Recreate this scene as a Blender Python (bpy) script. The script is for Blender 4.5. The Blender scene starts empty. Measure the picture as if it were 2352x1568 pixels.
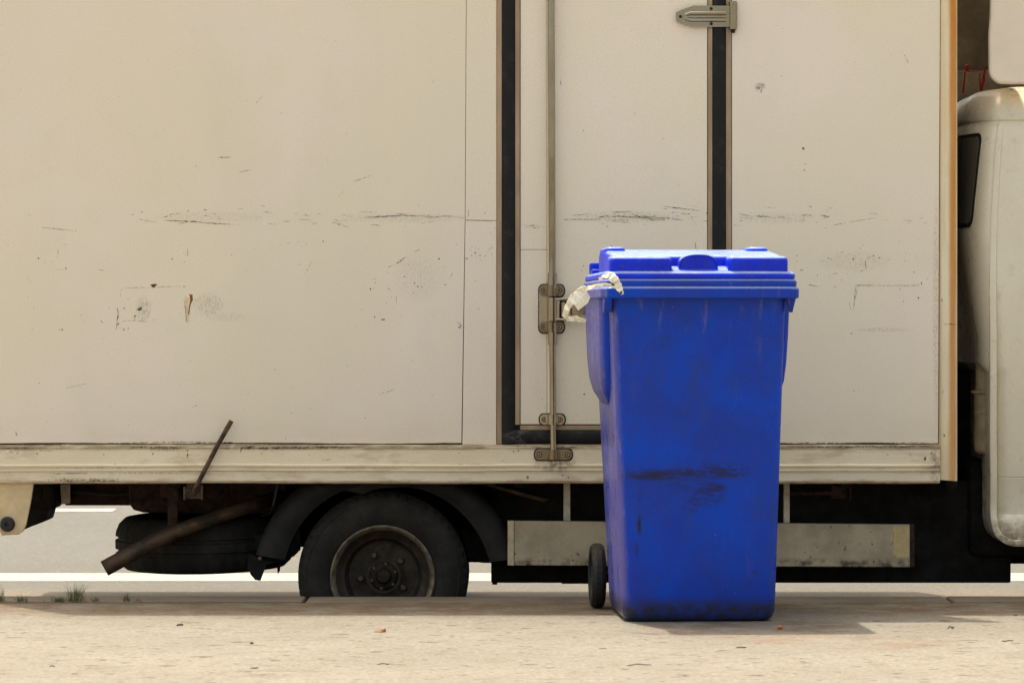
import bpy, bmesh, math, random
from mathutils import Vector, Matrix
R = math.radians
rng = random.Random(7)
sc = bpy.context.scene
COL = sc.collection

# ------------------------------------------------------------------ camera, sky, sun, exposure
F, CX, HY, CH = 8000.0, 1176.0, 755.0, 0.84       # focal length, centre and horizon measured on the photo; eye height in metres
cam = bpy.data.objects.new('camera', bpy.data.cameras.new('camera'))
COL.objects.link(cam)
cam.location = (0, 0, CH)
cam.rotation_euler = (R(90), 0, 0)
cam.data.sensor_width = 36
cam.data.lens = 36 * F / 2352
cam.data.shift_y = -(784 - HY) / 2352
cam.data.clip_end = 2000
cam.data.dof.use_dof = True
cam.data.dof.focus_distance = 10.7
cam.data.dof.aperture_fstop = 9.0
sc.camera = cam

SUN_TO = Vector((-0.20, 0.30, 1.0)).normalized()   # towards the sun: behind the truck, a little to the left, high
world = bpy.data.worlds.new('World'); sc.world = world
world.use_nodes = True
wn = world.node_tree
sky = wn.nodes.new('ShaderNodeTexSky')
sky.sky_type = 'NISHITA'; sky.sun_disc = False
sky.sun_elevation = math.asin(SUN_TO.z)
sky.sun_rotation = math.atan2(SUN_TO.x, SUN_TO.y)
sky.dust_density = 6.0; sky.air_density = 1.0; sky.ozone_density = 0.6
bg = wn.nodes['Background']; bg.inputs['Strength'].default_value = 0.15
warm = wn.nodes.new('ShaderNodeMix'); warm.data_type = 'RGBA'; warm.blend_type = 'MULTIPLY'   # hazy, warm summer sky
warm.inputs[0].default_value = 1.0; warm.inputs[7].default_value = (1.06, 0.985, 0.78, 1)
wn.links.new(sky.outputs[0], warm.inputs[6]); wn.links.new(warm.outputs[2], bg.inputs['Color'])
sun = bpy.data.objects.new('sun', bpy.data.lights.new('sun', 'SUN'))
COL.objects.link(sun)
sun.data.energy = 2.3; sun.data.angle = R(0.5); sun.data.color = (1.0, 0.92, 0.78)
sun.rotation_euler = SUN_TO.to_track_quat('Z', 'Y').to_euler()
sc.view_settings.view_transform = 'Standard'
sc.view_settings.look = 'None'
sc.view_settings.exposure = 1.44
sc.view_settings.gamma = 1

def XZ(px, py, Y): return ((px - CX) * Y / F, CH - (py - HY) * Y / F)
def W(px, py, Y):
    x, z = XZ(px, py, Y); return (x, Y, z)
def gx(px, py):                                     # a point of the pavement (z = 0)
    Y = F * CH / (py - HY); return ((px - CX) * Y / F, Y, 0)
YT = 11.05                                          # the box side
def road_z(Y): return -0.225 + 0.04 * (Y - 10.95) if Y < 17.2 else 0.025 - 0.03 * (Y - 17.2)

# ------------------------------------------------------------------ material helper
class NB:
    def __init__(s, name, rough=0.6, metal=0.0, spec=0.4):
        s.m = bpy.data.materials.new(name); s.m.use_nodes = True
        s.t = s.m.node_tree; s.n = s.t.nodes; s.b = s.n['Principled BSDF']; s.out = s.n['Material Output']
        s.b.inputs['Roughness'].default_value = rough
        s.b.inputs['Metallic'].default_value = metal
        s.b.inputs['Specular IOR Level'].default_value = spec
        s._p = None
    def put(s, sock, v):
        if hasattr(v, 'is_output'): s.t.links.new(v, sock)
        elif isinstance(v, (tuple, list)) and len(v) == 3 and sock.type == 'RGBA': sock.default_value = (*v, 1)
        else: sock.default_value = v
    def pos(s):
        if s._p is None: s._p = s.n.new('ShaderNodeNewGeometry').outputs['Position']
        return s._p
    def obj(s): return s.n.new('ShaderNodeTexCoord').outputs['Object']
    def sep(s, v=None):
        x = s.n.new('ShaderNodeSeparateXYZ'); s.put(x.inputs[0], v or s.pos()); return x.outputs
    def scale(s, v, k):
        x = s.n.new('ShaderNodeVectorMath'); x.operation = 'MULTIPLY'; s.put(x.inputs[0], v); x.inputs[1].default_value = k; return x.outputs[0]
    def noise(s, scale, detail=3, rough=0.55, st=None, vec=None, dist=0):
        x = s.n.new('ShaderNodeTexNoise'); v = vec or s.pos()
        if st: v = s.scale(v, st)
        s.put(x.inputs['Vector'], v)
        x.inputs['Scale'].default_value = scale; x.inputs['Detail'].default_value = detail
        x.inputs['Roughness'].default_value = rough; x.inputs['Distortion'].default_value = dist
        return x.outputs[0]
    def math(s, op, a, b=0.0, c=None):
        x = s.n.new('ShaderNodeMath'); x.operation = op
        s.put(x.inputs[0], a); s.put(x.inputs[1], b)
        if c is not None: s.put(x.inputs[2], c)
        return x.outputs[0]
    def mr(s, v, a, b, c=0.0, d=1.0):
        x = s.n.new('ShaderNodeMapRange'); x.interpolation_type = 'SMOOTHSTEP'
        s.put(x.inputs[0], v)
        for i, q in enumerate((a, b, c, d)): x.inputs[i + 1].default_value = q
        return x.outputs[0]
    def mix(s, f, a, b, mode='MIX'):
        x = s.n.new('ShaderNodeMix'); x.data_type = 'RGBA'; x.blend_type = mode
        s.put(x.inputs[0], f); s.put(x.inputs[6], a); s.put(x.inputs[7], b); return x.outputs[2]
    def mul(s, a, b): return s.math('MULTIPLY', a, b)
    def ell(s, cx, cz, rx, rz, soft=0.6, axes=(0, 2)):  # a soft elliptical patch on an upright (or, with axes, level) surface
        o = s.sep()
        a = s.math('DIVIDE', s.math('SUBTRACT', o[axes[0]], cx), rx)
        b = s.math('DIVIDE', s.math('SUBTRACT', o[axes[1]], cz), rz)
        d = s.math('SQRT', s.math('ADD', s.mul(a, a), s.mul(b, b)))
        return s.mr(d, 1.0, 1.0 - soft)
    def pxell(s, px, py, rx, ry, Y=YT, soft=0.6):
        x, z = XZ(px, py, Y); return s.ell(x, z, rx * Y / F, ry * Y / F, soft)
    def bump(s, h, strength=0.3, dist=0.002):
        x = s.n.new('ShaderNodeBump'); x.inputs['Strength'].default_value = strength; x.inputs['Distance'].default_value = dist
        s.put(x.inputs['Height'], h); s.t.links.new(x.outputs[0], s.b.inputs['Normal'])
    def color(s, c): s.put(s.b.inputs['Base Color'], c); return s
    def rough(s, v): s.put(s.b.inputs['Roughness'], v); return s

def grain(b, c, amt=0.10, scale=260):
    g = b.noise(scale, 2, 0.7)
    return b.mix(1.0, c, b.mix(b.mr(g, 0.3, 0.7), (1 - amt,) * 3, (1.0, 1.0, 1.0)), 'MULTIPLY')

def plain(name, col, rough=0.6, metal=0.0, var=0.25, scale=25, spec=0.4, bump=0.0, st=None):
    b = NB(name, rough, metal, spec)
    n = b.noise(scale, 5, 0.6, st)
    c = b.mix(b.mr(n, 0.3, 0.7), tuple(x * (1 - var) for x in col), tuple(min(1, x * (1 + var)) for x in col))
    b.color(c)
    b.rough(b.mr(b.noise(scale * 2.3, 3), 0.3, 0.7, max(0.05, rough - 0.1), min(1, rough + 0.12)))
    if bump: b.bump(b.noise(scale * 6, 4), bump, 0.002)
    return b.m

M = {}
PAINT = (0.86, 0.755, 0.565)
def panel_paint(name, smears=()):
    b = NB(name, 0.42, 0, 0.4)
    c = b.mix(b.mr(b.noise(1.7, 3), 0.35, 0.65), (0.87, 0.755, 0.575), (0.89, 0.765, 0.625))
    c = b.mix(b.mul(b.mr(b.noise(9, 6, 0.65), 0.5, 0.75), 0.3), c, (0.80, 0.71, 0.53))
    c = b.mix(b.mul(b.mr(b.noise(0.9, 4, 0.6, (2.2, 1, 0.5)), 0.45, 0.68), 0.35), c, (0.79, 0.69, 0.53))
    z = b.sep()[2]                                   # road dirt thrown up, heaviest along the foot of the panel
    d = b.mul(b.mr(z, 0.62, 0.47), b.mr(b.noise(7, 5, 0.6, (1, 1, 2.5)), 0.25, 0.75))
    c = b.mix(b.mul(d, 0.22), c, (0.60, 0.46, 0.29))
    d2 = b.mr(b.noise(90, 2, 0.5), 0.75, 0.78)      # specks
    c = b.mix(b.mul(d2, 0.45), c, (0.35, 0.28, 0.18))
    for (px, py, rx, ry, col, a) in smears:
        m = b.mul(b.mul(b.pxell(px, py, rx, ry), b.mr(b.noise(160, 3, 0.6, (1.0, 1, 0.5)), 0.35, 0.65)), a)
        c = b.mix(m, c, col)
    c = grain(b, c, 0.14, 300)
    b.color(c); b.bump(b.noise(55, 3), 0.08, 0.001)
    b.rough(b.mr(b.noise(6, 4), 0.3, 0.7, 0.36, 0.5))
    return b.m
M['panel'] = panel_paint('panel_paint', [
    (330, 710, 22, 36, (0.36, 0.32, 0.25), 0.55), (478, 700, 45, 34, (0.45, 0.40, 0.31), 0.55), (520, 728, 60, 14, (0.45, 0.40, 0.31), 0.3),
    (480, 498, 160, 16, (0.5, 0.44, 0.34), 0.3), (930, 500, 190, 14, (0.5, 0.44, 0.34), 0.35), (960, 640, 70, 70, (0.55, 0.47, 0.35), 0.25)])
M['panel_door'] = panel_paint('door_paint', [(1440, 498, 150, 18, (0.45, 0.39, 0.31), 0.45), (1268, 1000, 60, 40, (0.42, 0.30, 0.18), 0.5), (1272, 715, 60, 80, (0.55, 0.44, 0.3), 0.4)])
M['panel_front'] = panel_paint('front_panel_paint', [(1745, 200, 16, 14, (0.36, 0.33, 0.27), 0.8), (1780, 500, 110, 18, (0.5, 0.43, 0.34), 0.35),
    (2030, 757, 80, 7, (0.62, 0.47, 0.3), 0.6), (2150, 700, 10, 330, (0.62, 0.43, 0.26), 0.55), (1960, 600, 110, 30, (0.55, 0.47, 0.35), 0.3)])
def rail_paint():
    b = NB('rail_paint', 0.5, 0, 0.4)
    c = b.mix(b.mr(b.noise(3, 4, 0.6, (1, 1, 3)), 0.35, 0.65), (0.85, 0.73, 0.52), (0.80, 0.67, 0.46))
    n = b.noise(14, 6, 0.65, (0.5, 1, 2.0))
    c = b.mix(b.mul(b.mr(n, 0.50, 0.72), 0.55), c, (0.50, 0.36, 0.21))
    z = b.sep()[2]
    zt = XZ(0, 1030, YT)[1]
    c = b.mix(b.mul(b.mr(z, zt - 0.012, zt + 0.006), b.mr(b.noise(22, 5, 0.7, (0.4, 1, 3)), 0.35, 0.6, 0.15, 0.85)), c, (0.33, 0.23, 0.12))
    zb = XZ(0, 1108, YT)[1]
    c = b.mix(b.mul(b.mr(z, zb + 0.02, zb), b.mr(b.noise(22, 5, 0.7, (0.5, 1, 2)), 0.45, 0.65, 0.0, 0.7)), c, (0.35, 0.22, 0.10))
    for (px, py, rx, ry, a) in [(210, 1103, 90, 6, 0.9), (1275, 1062, 60, 30, 0.7), (2150, 1070, 22, 50, 0.7), (30, 1030, 60, 20, 0.4), (600, 1025, 120, 12, 0.5)]:
        c = b.mix(b.mul(b.mul(b.pxell(px, py, rx, ry), b.mr(b.noise(60, 4, 0.7), 0.4, 0.62)), a), c, (0.22, 0.14, 0.07))
    b.color(grain(b, c, 0.10)); b.bump(b.noise(45, 4), 0.12, 0.001)
    return b.m
M['rail'] = rail_paint()
def post_paint():
    b = NB('post_paint', 0.5, 0, 0.4)
    x = b.sep()[0]
    x0, x1 = XZ(2158, 0, YT)[0], XZ(2199, 0, YT)[0]
    w = b.math('ADD', x, b.mul(b.math('SUBTRACT', b.noise(9, 4, 0.6, (1, 1, 0.12)), 0.5), 0.02))
    st = b.mul(b.mr(w, x0 + 0.40 * (x1 - x0), x0 + 0.66 * (x1 - x0)), b.mr(w, x1 - 0.001, x1 - 0.009))
    fine = b.mr(b.noise(40, 5, 0.65, (1, 1, 0.06)), 0.3, 0.65, 0.8, 1.0)
    z = b.sep()[2]
    up = b.mr(z, 0.4, 1.5, 0.8, 1.0)
    c = b.mix(b.mr(b.noise(30, 4, 0.6, (1, 1, 0.1)), 0.35, 0.7), (0.85, 0.73, 0.50), (0.76, 0.60, 0.36))
    c = b.mix(b.mul(b.mul(st, fine), up), c, (0.60, 0.215, 0.008))
    lf = b.mul(b.mr(x, x0 + 0.008, x0), 0.6)
    c = b.mix(lf, c, (0.42, 0.27, 0.13))
    b.color(grain(b, c, 0.08)); return b.m
M['post'] = post_paint()
M['gap'] = plain('dark_gap', (0.03, 0.022, 0.016), 0.9)
M['bulkhead'] = plain('bulkhead_shade', (0.10, 0.085, 0.065), 0.8, 0.1, 0.3, 6)  # wall coloured dark to stand in for the shade of the cab gap
M['box_white'] = plain('box_paint', (0.78, 0.7, 0.55), 0.5, 0, 0.06, 4)
M['tan_seal'] = plain('tan_seal', (0.36, 0.255, 0.155), 0.65, 0, 0.18, 30, 0.3, 0.1, (1, 1, 0.2))
def black_rubber():
    b = NB('black_gasket', 0.62, 0, 0.22)
    n = b.noise(18, 6, 0.7)
    c = b.mix(b.mr(n, 0.5, 0.72), (0.011, 0.0105, 0.010), (0.026, 0.025, 0.022))
    x, z = XZ(1195, 1003, YT)
    m = b.mul(b.ell(x, z, 0.09, 0.05, 0.8), b.mr(b.noise(30, 4, 0.7, (1, 1, 1.5)), 0.45, 0.62))
    c = b.mix(b.mul(m, 0.5), c, (0.12, 0.11, 0.095))
    b.color(c); return b.m
M['gasket'] = black_rubber()
def steel(name, col, rust=0.35, rough=0.34):
    b = NB(name, rough, 0.9, 0.5)
    n = b.noise(7, 4, 0.6, (1, 1, 0.5))
    c = b.mix(b.mul(b.mr(n, 0.45, 0.72), rust), col, (0.20, 0.13, 0.065))
    b.color(c); b.rough(b.mr(b.noise(11, 3), 0.3, 0.7, rough - 0.05, rough + 0.10))
    return b.m
M['steel'] = steel('galvanised_steel', (0.36, 0.305, 0.225), 0.25, 0.19)
M['steel_dark'] = steel('stained_steel', (0.24, 0.18, 0.115), 0.5, 0.34)
M['scuff'] = None
def scuff(name, col, lo=0.42, hi=0.56):
    b = NB(name, 0.8, 0, 0.2); b.color(col)
    tr = b.n.new('ShaderNodeBsdfTransparent'); mx = b.n.new('ShaderNodeMixShader')
    b.put(mx.inputs[0], b.mr(b.noise(140, 3, 0.65), lo, hi))
    b.t.links.new(tr.outputs[0], mx.inputs[1]); b.t.links.new(b.b.outputs[0], mx.inputs[2])
    b.t.links.new(mx.outputs[0], b.out.inputs['Surface']); return b.m
M['scuff'] = scuff('scuff_mark', (0.075, 0.055, 0.038), 0.36, 0.60)
M['scuff_faint'] = scuff('faint_scuff', (0.30, 0.24, 0.165), 0.40, 0.64)
M['chip_rust'] = plain('rust_chip', (0.20, 0.085, 0.03), 0.85)
M['chip_olive'] = plain('olive_chip', (0.10, 0.09, 0.03), 0.8)
M['chip_cream'] = plain('bare_filler', (0.80, 0.62, 0.38), 0.7)
M['rust'] = plain('rusty_steel', (0.036, 0.019, 0.011), 0.8, 0.1, 0.6, 30, 0.3, 0.4)
M['rust_rod'] = plain('rusty_rod', (0.085, 0.05, 0.03), 0.7, 0.2, 0.5, 40, 0.3, 0.3)  # rust tone of the latch rod and its bracket
M['exhaust'] = plain('exhaust_steel', (0.075, 0.046, 0.026), 0.6, 0.4, 0.5, 16, 0.3, 0.2, (1, 1, 1.5))
M['under'] = plain('underbody_black', (0.012, 0.010, 0.009), 0.85, 0, 0.5, 12, 0.2)
M['plastic_dark'] = plain('mudguard_plastic', (0.020, 0.018, 0.016), 0.6, 0, 0.35, 9, 0.15, 0.1)
def tyre():
    b = NB('tyre_rubber', 0.8, 0, 0.15)
    c = b.mix(b.mr(b.noise(11, 6, 0.65), 0.35, 0.7), (0.020, 0.018, 0.015), (0.040, 0.035, 0.029))
    b.color(grain(b, c, 0.2, 200)); b.bump(b.noise(130, 3), 0.2, 0.001); return b.m
M['tyre'] = tyre()
M['rim'] = plain('rim_steel', (0.048, 0.035, 0.024), 0.6, 0.25, 0.4, 22, 0.3, 0.2)
M['rim_edge'] = plain('rim_edge', (0.20, 0.155, 0.105), 0.5, 0.4, 0.5, 30, 0.4, 0.15)
M['hub'] = plain('hub_steel', (0.032, 0.022, 0.016), 0.7, 0.3, 0.5, 40, 0.3, 0.3)
M['lug'] = plain('lug_steel', (0.10, 0.07, 0.05), 0.5, 0.5, 0.4, 60)
def guard():
    b = NB('guard_plank', 0.5, 0.1, 0.35)
    c = b.mix(b.mr(b.noise(7, 5, 0.6), 0.35, 0.65), (0.54, 0.425, 0.28), (0.39, 0.305, 0.195))
    c = b.mix(b.mul(b.mr(b.noise(55, 4, 0.55), 0.64, 0.72), 0.85), c, (0.06, 0.04, 0.025))
    z = b.sep()[2]
    c = b.mix(b.mul(b.mr(z, 0.115, 0.09), b.mr(b.noise(30, 4), 0.4, 0.65)), c, (0.11, 0.075, 0.045))
    b.color(grain(b, c, 0.12)); b.bump(b.noise(30, 4), 0.15, 0.001); return b.m
M['guard'] = guard()
M['guard_end'] = plain('guard_end_cap', (0.60, 0.46, 0.27), 0.55, 0.1, 0.15, 40)
M['sticker'] = plain('faded_sticker', (0.56, 0.41, 0.19), 0.7, 0, 0.12, 70)
M['strut'] = plain('strut_paint', (0.50, 0.42, 0.31), 0.55, 0, 0.25, 30)
M['bracket'] = plain('cream_bracket', (0.66, 0.49, 0.27), 0.5, 0, 0.12, 20)
M['rubber'] = plain('rubber_buffer', (0.018, 0.018, 0.018), 0.5, 0, 0.4, 50)
def cabp():
    b = NB('cab_paint', 0.30, 0, 0.5)
    c = b.mix(b.mr(b.noise(3, 4), 0.35, 0.65), (0.74, 0.65, 0.48), (0.70, 0.61, 0.45))
    c = b.mix(b.mul(b.mr(b.noise(28, 5, 0.7), 0.55, 0.75), 0.4), c, (0.42, 0.32, 0.2))
    z = b.sep()[2]
    c = b.mix(b.mul(b.mr(z, 0.30, 0.15), b.mr(b.noise(30, 5, 0.7), 0.35, 0.65)), c, (0.25, 0.18, 0.11))
    b.color(grain(b, c, 0.06)); b.rough(b.mr(b.noise(12, 4), 0.3, 0.7, 0.24, 0.40)); return b.m
M['cab'] = cabp()
M['glass'] = NB('dark_glass', 0.22, 0, 0.45).color((0.10, 0.086, 0.066)).m
M['seal'] = plain('window_seal', (0.012, 0.012, 0.012), 0.4, 0, 0.3, 30)
M['deflector'] = plain('deflector_shell', (0.80, 0.68, 0.54), 0.5, 0, 0.07, 5)
M['deflector_in'] = plain('deflector_lining', (0.33, 0.275, 0.20), 0.9, 0, 0.35, 6)
M['canister'] = plain('canister_paint', (0.42, 0.32, 0.19), 0.6, 0, 0.25, 15)
M['red'] = plain('red_wire', (0.30, 0.02, 0.015), 0.5)

# the bin's blue plastic: weathered, with grime
BINX, BINY, BINYAW = 0.528, 9.99, R(3.3)
def bin_plastic(name, base, dirt=True):
    b = NB(name, 0.34, 0, 0.16)
    c = b.mix(b.mr(b.noise(6, 5, 0.6), 0.3, 0.7), base, tuple(x * y for x, y in zip(base, (10.0, 0.72, 0.66))))
    c = b.mix(b.mul(b.mr(b.noise(22, 6, 0.7, (1, 1, 0.25)), 0.52, 0.75), 0.6), c, (0.03, 0.055, 0.22))
    if dirt:
        Y = 9.97
        for (px, py, rx, ry, a, lo) in [(1575, 1088, 185, 20, 0.95, 0.36), (1660, 1080, 95, 24, 0.9, 0.40), (1490, 1092, 80, 15, 1.0, 0.34), (1625, 1132, 60, 42, 0.9, 0.40), (1640, 1118, 40, 18, 1.0, 0.32),
                                    (1468, 1205, 8, 36, 1.2, 0.28), (1463, 1262, 7, 22, 0.9, 0.36), (1590, 1160, 22, 26, 0.7, 0.40), (1470, 1140, 14, 18, 0.6, 0.42), (1735, 1312, 14, 16, 0.6, 0.42), (1545, 1115, 70, 20, 0.5, 0.44),
                                    (1720, 850, 60, 120, 0.25, 0.45), (1600, 800, 180, 130, 0.2, 0.5)]:
            m = b.mul(b.pxell(px, py, rx, ry, Y, 0.8), b.mr(b.noise(60, 6, 0.75, (0.4, 1, 1.5)), lo + 0.03, lo + 0.13))
            c = b.mix(b.mul(m, a * 0.8), c, (0.022, 0.022, 0.04))
        z = b.sep()[2]
        c = b.mix(b.mul(b.mr(b.noise(2.6, 4, 0.6, (1, 1, 0.7)), 0.45, 0.62), 0.5), c, (0.008, 0.038, 0.40))
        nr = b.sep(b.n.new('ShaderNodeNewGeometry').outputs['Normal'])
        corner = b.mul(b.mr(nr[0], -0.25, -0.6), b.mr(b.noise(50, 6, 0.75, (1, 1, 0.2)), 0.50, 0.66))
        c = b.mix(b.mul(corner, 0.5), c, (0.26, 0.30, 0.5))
        fade_sheen = b.mul(b.mr(nr[0], -0.3, -0.85), b.mr(b.noise(9, 5, 0.65, (1, 1, 0.25)), 0.30, 0.62, 0.2, 1.0))
        c = b.mix(b.mul(fade_sheen, 0.75), c, (0.17, 0.135, 0.32))  # left-facing sides: worn fading plus a reflection painted into the colour
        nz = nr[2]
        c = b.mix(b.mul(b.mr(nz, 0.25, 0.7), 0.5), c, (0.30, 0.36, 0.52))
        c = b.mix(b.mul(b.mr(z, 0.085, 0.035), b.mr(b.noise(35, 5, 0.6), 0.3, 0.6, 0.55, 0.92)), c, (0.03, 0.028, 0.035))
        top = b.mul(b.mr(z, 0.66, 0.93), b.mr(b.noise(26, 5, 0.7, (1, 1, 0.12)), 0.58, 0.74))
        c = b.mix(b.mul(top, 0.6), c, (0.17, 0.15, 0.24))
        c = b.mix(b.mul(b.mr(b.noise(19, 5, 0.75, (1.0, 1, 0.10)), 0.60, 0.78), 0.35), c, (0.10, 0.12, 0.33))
        sp = b.mr(b.noise(170, 2, 0.5, (1, 1, 0.25)), 0.755, 0.79)
        c = b.mix(b.mul(sp, 0.5), c, (0.30, 0.34, 0.55))
    else:
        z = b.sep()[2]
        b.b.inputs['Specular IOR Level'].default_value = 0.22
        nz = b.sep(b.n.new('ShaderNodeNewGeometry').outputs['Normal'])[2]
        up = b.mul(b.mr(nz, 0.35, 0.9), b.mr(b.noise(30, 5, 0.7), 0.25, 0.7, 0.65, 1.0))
        c = b.mix(b.mul(up, 0.95), c, (0.27, 0.37, 0.55))  # upward faces paler: dust, with reflected light mixed into the colour
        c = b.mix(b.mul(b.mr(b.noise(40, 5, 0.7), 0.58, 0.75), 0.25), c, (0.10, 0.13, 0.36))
    b.color(grain(b, c, 0.14, 320))
    b.rough(b.mr(b.noise(14, 5, 0.6), 0.3, 0.7, 0.24, 0.42)); b.bump(b.noise(24, 3), 0.06, 0.002)
    return b.m
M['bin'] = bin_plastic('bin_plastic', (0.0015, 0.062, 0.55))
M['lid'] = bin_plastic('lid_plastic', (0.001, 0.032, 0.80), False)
M['bin_tyre'] = plain('bin_wheel_rubber', (0.015, 0.0145, 0.013), 0.65, 0, 0.5, 60, 0.3, 0.3)
M['paper'] = plain('torn_paper', (0.85, 0.81, 0.72), 0.85, 0, 0.12, 80)
M['strap'] = plain('dirty_strap', (0.80, 0.72, 0.58), 0.85, 0, 0.3, 70)
M['ink'] = plain('ink', (0.05, 0.045, 0.06), 0.8)

def paving():
    b = NB('pavement_concrete', 0.9, 0, 0.2)
    c = b.mix(b.mr(b.noise(2.2, 5, 0.6), 0.3, 0.7), (0.196, 0.181, 0.153), (0.226, 0.210, 0.179))
    c = b.mix(b.mul(b.mr(b.noise(26, 6, 0.65), 0.45, 0.7), 0.6), c, (0.158, 0.138, 0.110))
    pit = b.mr(b.noise(21, 2, 0.55, (0.75, 1.0, 1)), 0.625, 0.675)
    gate = b.mr(b.noise(3.0, 3, 0.6), 0.30, 0.50)
    c = b.mix(b.mul(b.mr(b.noise(9, 6, 0.7), 0.48, 0.70), 0.5), c, (0.15, 0.125, 0.092))
    c = b.mix(b.mul(b.mul(pit, gate), 0.75), c, (0.07, 0.052, 0.034))
    pit2 = b.mr(b.noise(13, 3, 0.6, (0.5, 1.2, 1)), 0.60, 0.70)
    c = b.mix(b.mul(pit2, 0.3), c, (0.14, 0.115, 0.085))
    crk = b.mr(b.math('ABSOLUTE', b.math('SUBTRACT', b.noise(7, 5, 0.65, (0.5, 1.5, 1), None, 0.6), 0.5)), 0.008, 0.0, 0, 1)
    c = b.mix(b.mul(b.mul(crk, b.mr(b.noise(4, 2), 0.52, 0.6)), 0.6), c, (0.25, 0.18, 0.12))
    for (px, py, rx, ry, col, a) in [(1860, 1436, 170, 24, (0.12, 0.082, 0.052), 0.8), (1620, 1436, 220, 20, (0.12, 0.082, 0.052), 0.7), (1800, 1466, 260, 18, (0.20, 0.14, 0.095), 0.5), (1560, 1450, 130, 10, (0.16, 0.11, 0.075), 0.6), (620, 1545, 170, 12, (0.125, 0.108, 0.086), 0.75), (250, 1535, 100, 9, (0.13, 0.112, 0.09), 0.65), (2080, 1475, 190, 22, (0.17, 0.122, 0.086), 0.5)]:  # stains; the dark ones by the bin also paint in its cast shadow
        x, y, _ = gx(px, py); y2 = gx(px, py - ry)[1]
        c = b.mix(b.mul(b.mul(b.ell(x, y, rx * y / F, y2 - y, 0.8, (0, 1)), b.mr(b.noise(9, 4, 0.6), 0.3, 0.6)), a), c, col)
    y = b.sep()[1]                                    # kerb grime, deepened to paint the truck's shadow strip darker
    g = b.mul(b.mr(y, 10.0, 10.45), b.mr(b.noise(8, 5, 0.65), 0.3, 0.65, 0.25, 1))
    c = b.mix(b.mul(g, 0.9), c, (0.115, 0.076, 0.044))
    b.color(grain(b, c, 0.30, 70)); b.bump(b.noise(45, 6, 0.75), 0.6, 0.006); return b.m
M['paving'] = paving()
def kerbm():
    b = NB('kerb_stone', 0.9, 0, 0.2)
    c = b.mix(b.mr(b.noise(4, 5, 0.6), 0.3, 0.7), (0.175, 0.142, 0.105), (0.125, 0.102, 0.076))
    c = b.mix(b.mul(b.mr(b.noise(60, 4), 0.55, 0.7), 0.5), c, (0.09, 0.075, 0.055))
    b.color(grain(b, c, 0.16, 120)); b.bump(b.noise(50, 5, 0.7), 0.3, 0.004); return b.m
M['kerb'] = kerbm()
def asphalt():
    b = NB('asphalt', 0.85, 0, 0.3)
    c = b.mix(b.mr(b.noise(1.2, 4), 0.3, 0.7), (0.085, 0.086, 0.081), (0.098, 0.098, 0.092))
    y = b.sep()[1]
    c = b.mix(b.mr(y, 13.25, 12.9), c, (0.145, 0.122, 0.092))     # dusty gutter strip
    c = b.mix(b.mul(b.mr(b.noise(75, 3, 0.7), 0.48, 0.68), 0.7), c, (0.085, 0.077, 0.066))
    c = b.mix(b.mul(b.mr(b.noise(38, 4, 0.75), 0.52, 0.7), 0.5), c, (0.2, 0.19, 0.165))
    b.color(grain(b, c, 0.25, 110)); b.bump(b.noise(90, 4, 0.7), 0.4, 0.006); return b.m
M['asphalt'] = asphalt()
M['line'] = plain('road_paint', (0.235, 0.23, 0.21), 0.7, 0, 0.06, 20)
M['soil'] = plain('dry_ground', (0.24, 0.20, 0.14), 0.95, 0, 0.3, 1.5)
M['joint'] = plain('joint_dirt', (0.05, 0.038, 0.027), 0.95)
def blade(name, a, c2):
    b = NB(name, 0.6, 0, 0.3); b.color(b.mix(b.mr(b.noise(60, 2), 0.35, 0.65), a, c2)); return b.m
M['grass'] = blade('green_blade', (0.045, 0.065, 0.02), (0.085, 0.10, 0.032))
M['grass_dry'] = blade('dry_blade', (0.26, 0.20, 0.09), (0.15, 0.14, 0.05))
M['grass_dark'] = blade('dark_blade', (0.035, 0.055, 0.018), (0.07, 0.085, 0.03))
M['leaf'] = plain('orange_leaf', (0.20, 0.06, 0.010), 0.7, 0, 0.3, 90)
M['nut'] = plain('orange_nut', (0.40, 0.10, 0.012), 0.5, 0, 0.15, 90)
M['twig'] = plain('dry_twig', (0.06, 0.04, 0.025), 0.85, 0, 0.3, 90)

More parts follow.
